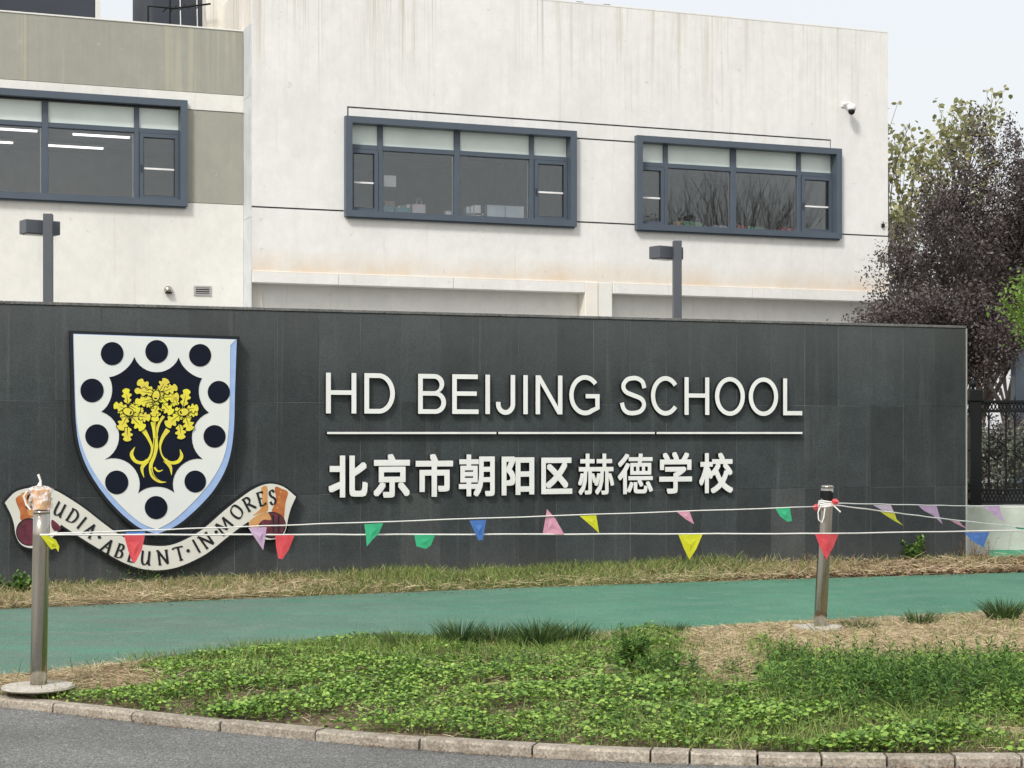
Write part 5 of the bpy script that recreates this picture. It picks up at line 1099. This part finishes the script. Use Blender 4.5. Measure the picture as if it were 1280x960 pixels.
x, y, z, t = in_bed(900); keep = straw_w(x, y) < .5; x, y, z = x[keep], y[keep], z[keep]; n_ = len(x)
stuff('dead_stalks', blade_mesh('dead_stalks', np.stack([x, y, z], 1), up(n_, .3), rng.uniform(.08, .24, n_), rng.uniform(.002, .004, n_), hdir(n_)*.25, DL), 'thin dead brown stalks sticking out of the ground cover', 'dead stalks')
n_ = 9000; x = rng.uniform(-4.4, 5.6, n_); yf_ = np.interp(x, fxx, fyy); y = yf_+rng.normal(0, .05, n_); D = hdir(n_); D[:, 2] = rng.uniform(0, .15, n_)
ok = rng.uniform(0, 1, n_) < np.clip(.45+.8*fbm(x, y, 2.3, 71), .03, 1); x, y, D = x[ok], y[ok], D[ok]; n_ = len(x)
stuff('edge_straw', blade_mesh('edge_straw', np.stack([x, y, np.full(n_, .014)], 1), D, rng.uniform(.03, .11, n_), rng.uniform(.002, .004, n_), hdir(n_)*.2, ST), 'straw spilling over the edging onto the green path', 'dry grass')
# larger leaved patches among the small ones
x, y, z, t = in_bed(26000); sw = straw_w(x, y); keep = (fbm(x, y, 1.4, 101) > .22) & (sw < .3) & (rng.uniform(0, 1, len(x)) < .3); x, y, z = x[keep], y[keep], z[keep]; n_ = len(x); D = hdir(n_); D[:, 2] = rng.uniform(-.1, .5, n_); L = rng.uniform(.026, .050, n_)
stuff('broad_leaf_patches', leaf_mesh('broad_leaf_patches', np.stack([x, y, z+rng.uniform(.04, .11, n_)], 1), D, up(n_, .5), L, L*.8, 'broad', G1), 'patches of larger bright leaves among the ground cover', 'ground cover')

n_ = 2600; tq = rng.uniform(.5, arc[-1]-.5, n_); x = np.interp(tq, arc, kx); y = np.interp(tq, arc, ky)-.012-np.abs(rng.normal(0, .03, n_)); ok = rng.uniform(0, 1, n_) < np.clip(.4+1.2*fbm(x, y, 2.9, 113), .05, 1); x, y = x[ok], y[ok]; n_ = len(x); L = rng.uniform(.006, .022, n_); D = hdir(n_); D[:, 2] = rng.uniform(0, .4, n_)
stuff('kerb_debris', leaf_mesh('kerb_debris', np.stack([x, y, np.full(n_, ROADZ+.006)], 1), D, up(n_, .4), L, L*.6, 'chip', DL), 'crumbs of soil and dry leaf along the foot of the kerb', 'debris')
# single plants
def tuft(px, py, n_, h, label):
    p = ground(px, py, .02); r_ = empty('grass_tuft', (p.x, p.y, mound(p.x, p.y)), 0, label, 'grass tuft', 'dark grass tufts on the edge of the path')
    a = rng.uniform(0, 6.28, n_); rr = rng.uniform(0, .075, n_); P = np.stack([rr*np.cos(a)*1.5, rr*np.sin(a), np.zeros(n_)-.005], 1); o_ = np.stack([np.cos(a), np.sin(a), np.zeros(n_)], 1)
    D = o_*rng.uniform(.05, .55, n_)[:, None]; D[:, 2] = 1; h *= 1.2; L = rng.uniform(.5, 1.1, n_)*h
    tag(link('blades', blade_mesh('tuft_blades', P, D, L, rng.uniform(.004, .007, n_), o_*rng.uniform(.1, .55, n_)[:, None], GD), r_), kind='stuff')
    dn_ = n_//6; tag(link('dry_blades', blade_mesh('tuft_dry', P[:dn_], nrm(o_[:dn_]+np.array([0, 0, .35])), L[:dn_]*.8, np.full(dn_, .004), o_[:dn_]*.3, ST), r_), kind='stuff')
for px, py, n_, h, lb in ((500, 812, 260, .14, 'leftmost dark grass tuft at the path edge, low and wide'), (575, 812, 420, .20, 'second dark grass tuft from the left at the path edge'), (620, 808, 300, .17, 'dark grass tuft left of the bushiest pair at the path edge'), (672, 812, 460, .21, 'bushy dark grass tuft below the pink flipped pennant'),
                          (715, 808, 380, .18, 'dark arching grass tuft just left of the straw patch'), (838, 791, 220, .11, 'small dark grass tuft below the long yellow pennant'), (1075, 786, 200, .10, 'thin grass tuft just right of the right bollard'), (1150, 783, 220, .13, 'mid grass tuft on the straw right of the bollard'), (1255, 776, 420, .19, 'dark arching grass tuft at the right edge of the photo')): tuft(px, py, n_, h, lb)
def weed(p, ns, h, leaf_l, per, spread, rad, label, lk='lance', lw_=.3, m=GW_):
    r_ = empty('weed', p, 0, label, 'weed'); bs = [(rng.normal(0, rad), rng.normal(0, rad*.6), 0) for _ in range(ns)]
    Ps, Ds, Ls, SP, SD, SL = weed_stems(bs, rng.uniform(.55, 1.05, ns)*h, leaf_l, per, spread); U2 = nrm(np.stack([rng.normal(0, .35, len(Ps)), rng.normal(0, .35, len(Ps)), np.ones(len(Ps))], 1))
    tag(link('leaves', leaf_mesh('weed_leaves', Ps, Ds, U2, Ls, Ls*lw_, lk, m), r_), kind='stuff'); tag(link('stems', blade_mesh('weed_stem', SP, SD, SL, np.full(ns, .007), np.zeros((ns, 3)), m), r_), kind='stuff')
def gp_(px, py): p = ground(px, py, .03); return (p.x, p.y, mound(p.x, p.y))
weed(gp_(790, 838), 26, .29, .085, 22, .25, .05, 'tall dark bushy weed rising in the middle of the bed'); weed(gp_(830, 850), 26, .17, .08, 16, .5, .11, 'low spreading dark weed right beside the tall middle one')
weed(gp_(925, 848), 8, .12, .06, 12, .5, .06, 'small green weed standing on the straw below the right bollard'); weed(gp_(985, 835), 20, .17, .07, 16, .4, .08, 'mid green weed at the left end of the tall weed patch')
weed(gp_(520, 850), 14, .17, .05, 14, .3, .09, 'slender upright weed in the left middle of the bed')
weed(gp_(1120, 868), 34, .30, .075, 18, .32, .20, 'tall bushy mound of weeds rising out of the right hand patch'); weed(gp_(1235, 862), 30, .30, .075, 18, .3, .18, 'tall dark weeds at the right edge of the bed'); weed(gp_(640, 842), 14, .15, .06, 14, .5, .12, 'low grassy weed just left of the tall middle one')
v_ = ground(1145, 705); weed((v_.x, v_.y+.25, 0), 15, .34, .11, 12, .35, .10, 'pale leafed bush against the wall right of the right bollard', 'broad', .6); weed((v_.x+.75, v_.y+.3, 0), 22, .42, .05, 12, .25, .16, 'brown seeding weed against the right end of the wall', 'lance', .3, DL)
v_ = ground(12, 748); weed((v_.x, v_.y+.1, 0), 12, .24, .12, 12, .5, .10, 'pale leafed weed at the left edge by the wall', 'broad', .55); v_ = ground(130, 742); weed((v_.x, v_.y+.2, 0), 16, .26, .05, 10, .5, .3, 'dark wispy weed under the left half of the motto scroll'); v_ = ground(200, 738); weed((v_.x, v_.y+.2, 0), 16, .22, .05, 10, .5, .25, 'dark wispy weed under the lowest part of the scroll')
v_ = ground(1058, 718); weed((v_.x, v_.y+.3, 0), 14, .28, .05, 10, .4, .2, 'dark dried weed at the foot of the wall behind the right bollard', 'lance', .3, DL)

# ---- trees
def tree(name, base, segs, label, cat, group, leafm, n_leaf, leaf, spread, bark, kind='chip', seed=1, split=(3, 4), up_=.55, jit=.30, rad=.11, tip_leaf=1.0, lw_=.55):
    """segs = lengths per branching level"""
    r_ = random.Random(seed); g = np.random.default_rng(seed); root = empty(name, base, 0, label, cat, group); tr_ = MB(); br_ = MB(); tips = []
    def grow(p, d_, lv, rd):
        L_ = segs[lv]*r_.uniform(.75, 1.2); mid = p+d_*L_*.5+Vector((r_.uniform(-1, 1), r_.uniform(-1, 1), r_.uniform(-.4, .4)))*L_*.08; e = p+d_*L_
        n_s = (8, 6, 5, 4, 3, 3)[lv]; (tr_ if lv == 0 else br_).tube([p, mid, e], [rd, rd*.82, rd*.6], n_s, cap=False)
        if lv >= 2: tips.append((mid, d_, lv)); tips.append((e, d_, lv))
        if lv+1 < len(segs):
            k_ = r_.randint(*split); ph = r_.uniform(0, 6.28)
            for q in range(k_):
                a = ph+q*2*math.pi/k_+r_.uniform(-.4, .4); hv = Vector((math.cos(a), math.sin(a), 0)); nd = (d_*(.75 if lv else .6)+hv*r_.uniform(.4, 1.0)*(1-up_*.5)*1.1+Vector((0, 0, up_*r_.uniform(.3, 1)))).normalized()
                st_ = e if q else e; grow(p.lerp(e, r_.uniform(.55, 1)) if q and lv else e, nd, lv+1, rd*.52)
    grow(Vector((0, 0, 0)), Vector((r_.uniform(-.06, .06), r_.uniform(-.06, .06), 1)).normalized(), 0, rad)
    tr_.build('trunk', bark, root, smooth=True); tag(br_.build('branches', bark, root), kind='stuff')
    if n_leaf:
        T_ = np.array([tuple(a) for a, b, c in tips if c >= 3]); i_ = g.integers(0, len(T_), n_leaf); P = T_[i_]+g.normal(0, spread, (n_leaf, 3)); D = g.normal(0, 1, (n_leaf, 3)); D[:, 2] -= .35; L = leaf*g.uniform(.6, 1.25, n_leaf)
        Nn = g.normal(0, .6, (n_leaf, 3)); Nn[:, 2] += .8
        tag(link('crown', leaf_mesh('crown', P, D, Nn, L, L*lw_, kind, leafm), root), kind='stuff')
    return root
PL = leafmat('purple_plum_leaves', [(.1, (.036, .029, .030)), (.45, (.078, .062, .063)), (.75, (.15, .125, .12)), (.98, (.30, .26, .24))], rough=.5, transl=.15)
YG = leafmat('hazed_yellow_green_leaves', [(.1, (.15, .17, .07)), (.5, (.28, .29, .13)), (.95, (.50, .47, .25))], rough=.6, transl=.3)  # yellow-green leaf colour, paled further to stand in for distance haze
BG = leafmat('bright_green_leaves', [(.1, (.08, .15, .03)), (.5, (.17, .28, .05)), (.95, (.3, .42, .09))], rough=.5, transl=.35)
FG = leafmat('far_green_leaves', [(.1, (.09, .11, .085)), (.5, (.15, .17, .13)), (.95, (.24, .25, .19))], rough=.7, transl=.2)
pg_ = 'purple leaved plum trees behind the fence'
def tp(px, Y): return ((px-CX)/F*Y, Y, 0)
tree('plum_tree', tp(1188, 28), (1.2, 1.1, .88, .66, .46), 'purple leaved plum tree nearest the building corner, branches over the wall end', 'tree', pg_, PL, 28000, .062, .09, M['bark'], seed=4, rad=.09)
tree('plum_tree', tp(1268, 29.5), (1.7, 1.55, 1.3, 1.0, .8), 'taller purple leaved plum tree rising at the right edge of the photo', 'tree', pg_, PL, 38000, .064, .11, M['twig'], seed=8, up_=.7, rad=.10)
tree('plum_tree', tp(1345, 28), (1.6, 1.6, 1.45, 1.1, .9), 'purple leaved plum tree mostly beyond the right edge', 'tree', pg_, PL, 30000, .064, .095, M['twig'], seed=15, up_=.7, rad=.10)
tree('plum_tree', tp(1225, 33), (1.7, 1.35, 1.05, .8, .6), 'dark purple plum tree behind the two front ones', 'tree', pg_, PL, 30000, .066, .12, M['bark'], seed=23, rad=.10)
tree('poplar_tree', tp(1165, 44), (4.0, 2.3, 1.6, 1.2, .9), 'tall thin yellowing tree rising behind the plum trees', 'tree', 'pale trees far behind the school corner', YG, 1900, .15, .09, M['twig'], seed=5, up_=.9, rad=.12, kind='broad', lw_=.8)
tree('poplar_tree', tp(1112, 46), (3.0, 2.0, 1.4, 1.0, .8), 'thin yellowing tree half hidden behind the building corner', 'tree', 'pale trees far behind the school corner', YG, 2400, .14, .10, M['twig'], seed=12, up_=.9, rad=.12, kind='broad', lw_=.8)
for i, (px, Y, sc_) in enumerate(((1090, 62, 1.25), (1180, 66, 1.1), (1270, 64, 1.3), (1370, 68, 1.2))):
    tree('far_tree', tp(px, Y), tuple(v*sc_ for v in (1.6, 1.5, 1.3, 1.0, .7)), ['grey green far tree behind the building corner', 'grey green far tree straight behind the plum trees', 'grey green far tree at the right edge', 'grey green far tree beyond the right edge'][i], 'tree', 'far trees closing the view', FG, 12000, .2, .25, M['twig'], seed=30+i, rad=.15)
tree('green_tree', tp(1352, 20.5), (1.7, .9, .6, .42), 'bright green leafy tree poking in at the right edge', 'tree', None, BG, 9000, .06, .12, M['bark'], seed=3, rad=.06, kind='broad')
for i, (px, Y) in enumerate(((1195, 26.2), (1245, 26), (1300, 26.4))):
    tree('shrub', tp(px, Y), (.35, .5, .5, .4), ['dark shrub behind the end of the granite wall', 'dark shrub behind the first fence bay', 'dark shrub behind the fence at the right edge'][i], 'shrub', 'dark shrubs behind the fence', PL if i != 1 else FG, 6500, .06, .11, M['bark'], seed=50+i, rad=.03, up_=.7)
# bare trees across the street, seen only as reflections in the upper windows
nv = Vector((SA, -CA, 0)); cam_p = Vector((0, 0, EYE)); dc = (cam_p-B.o).dot(nv); cm = cam_p-nv*2*dc
for i, (px, tfar, hh) in enumerate(((838, 27, .84), (872, 30, .96), (905, 26, 1.0), (940, 29, .97), (975, 27, .95), (1012, 31, .90))):
    s_ = B.s(px); pw = B.world(s_, 0); dv = (pw-Vector((cm.x, cm.y, 0))); dv.normalize(); dr = dv-nv*0; 
    # reflect the outgoing ray back to the street side
    inc = (pw-Vector((0, 0, 0))).normalized(); ref = inc-nv*2*inc.dot(nv); p = pw+ref*tfar
    tree('bare_tree', (p.x, p.y, 0), tuple(v*hh for v in (2.6, 2.2, 2.0, 1.8, 1.5, 1.1)), 'leafless tree across the street, reflected in the right upper window of the school', 'tree', 'bare trees across the street', None, 0, 0, 0, M['bark'], seed=70+i, up_=.7, rad=.15, split=(3, 4))
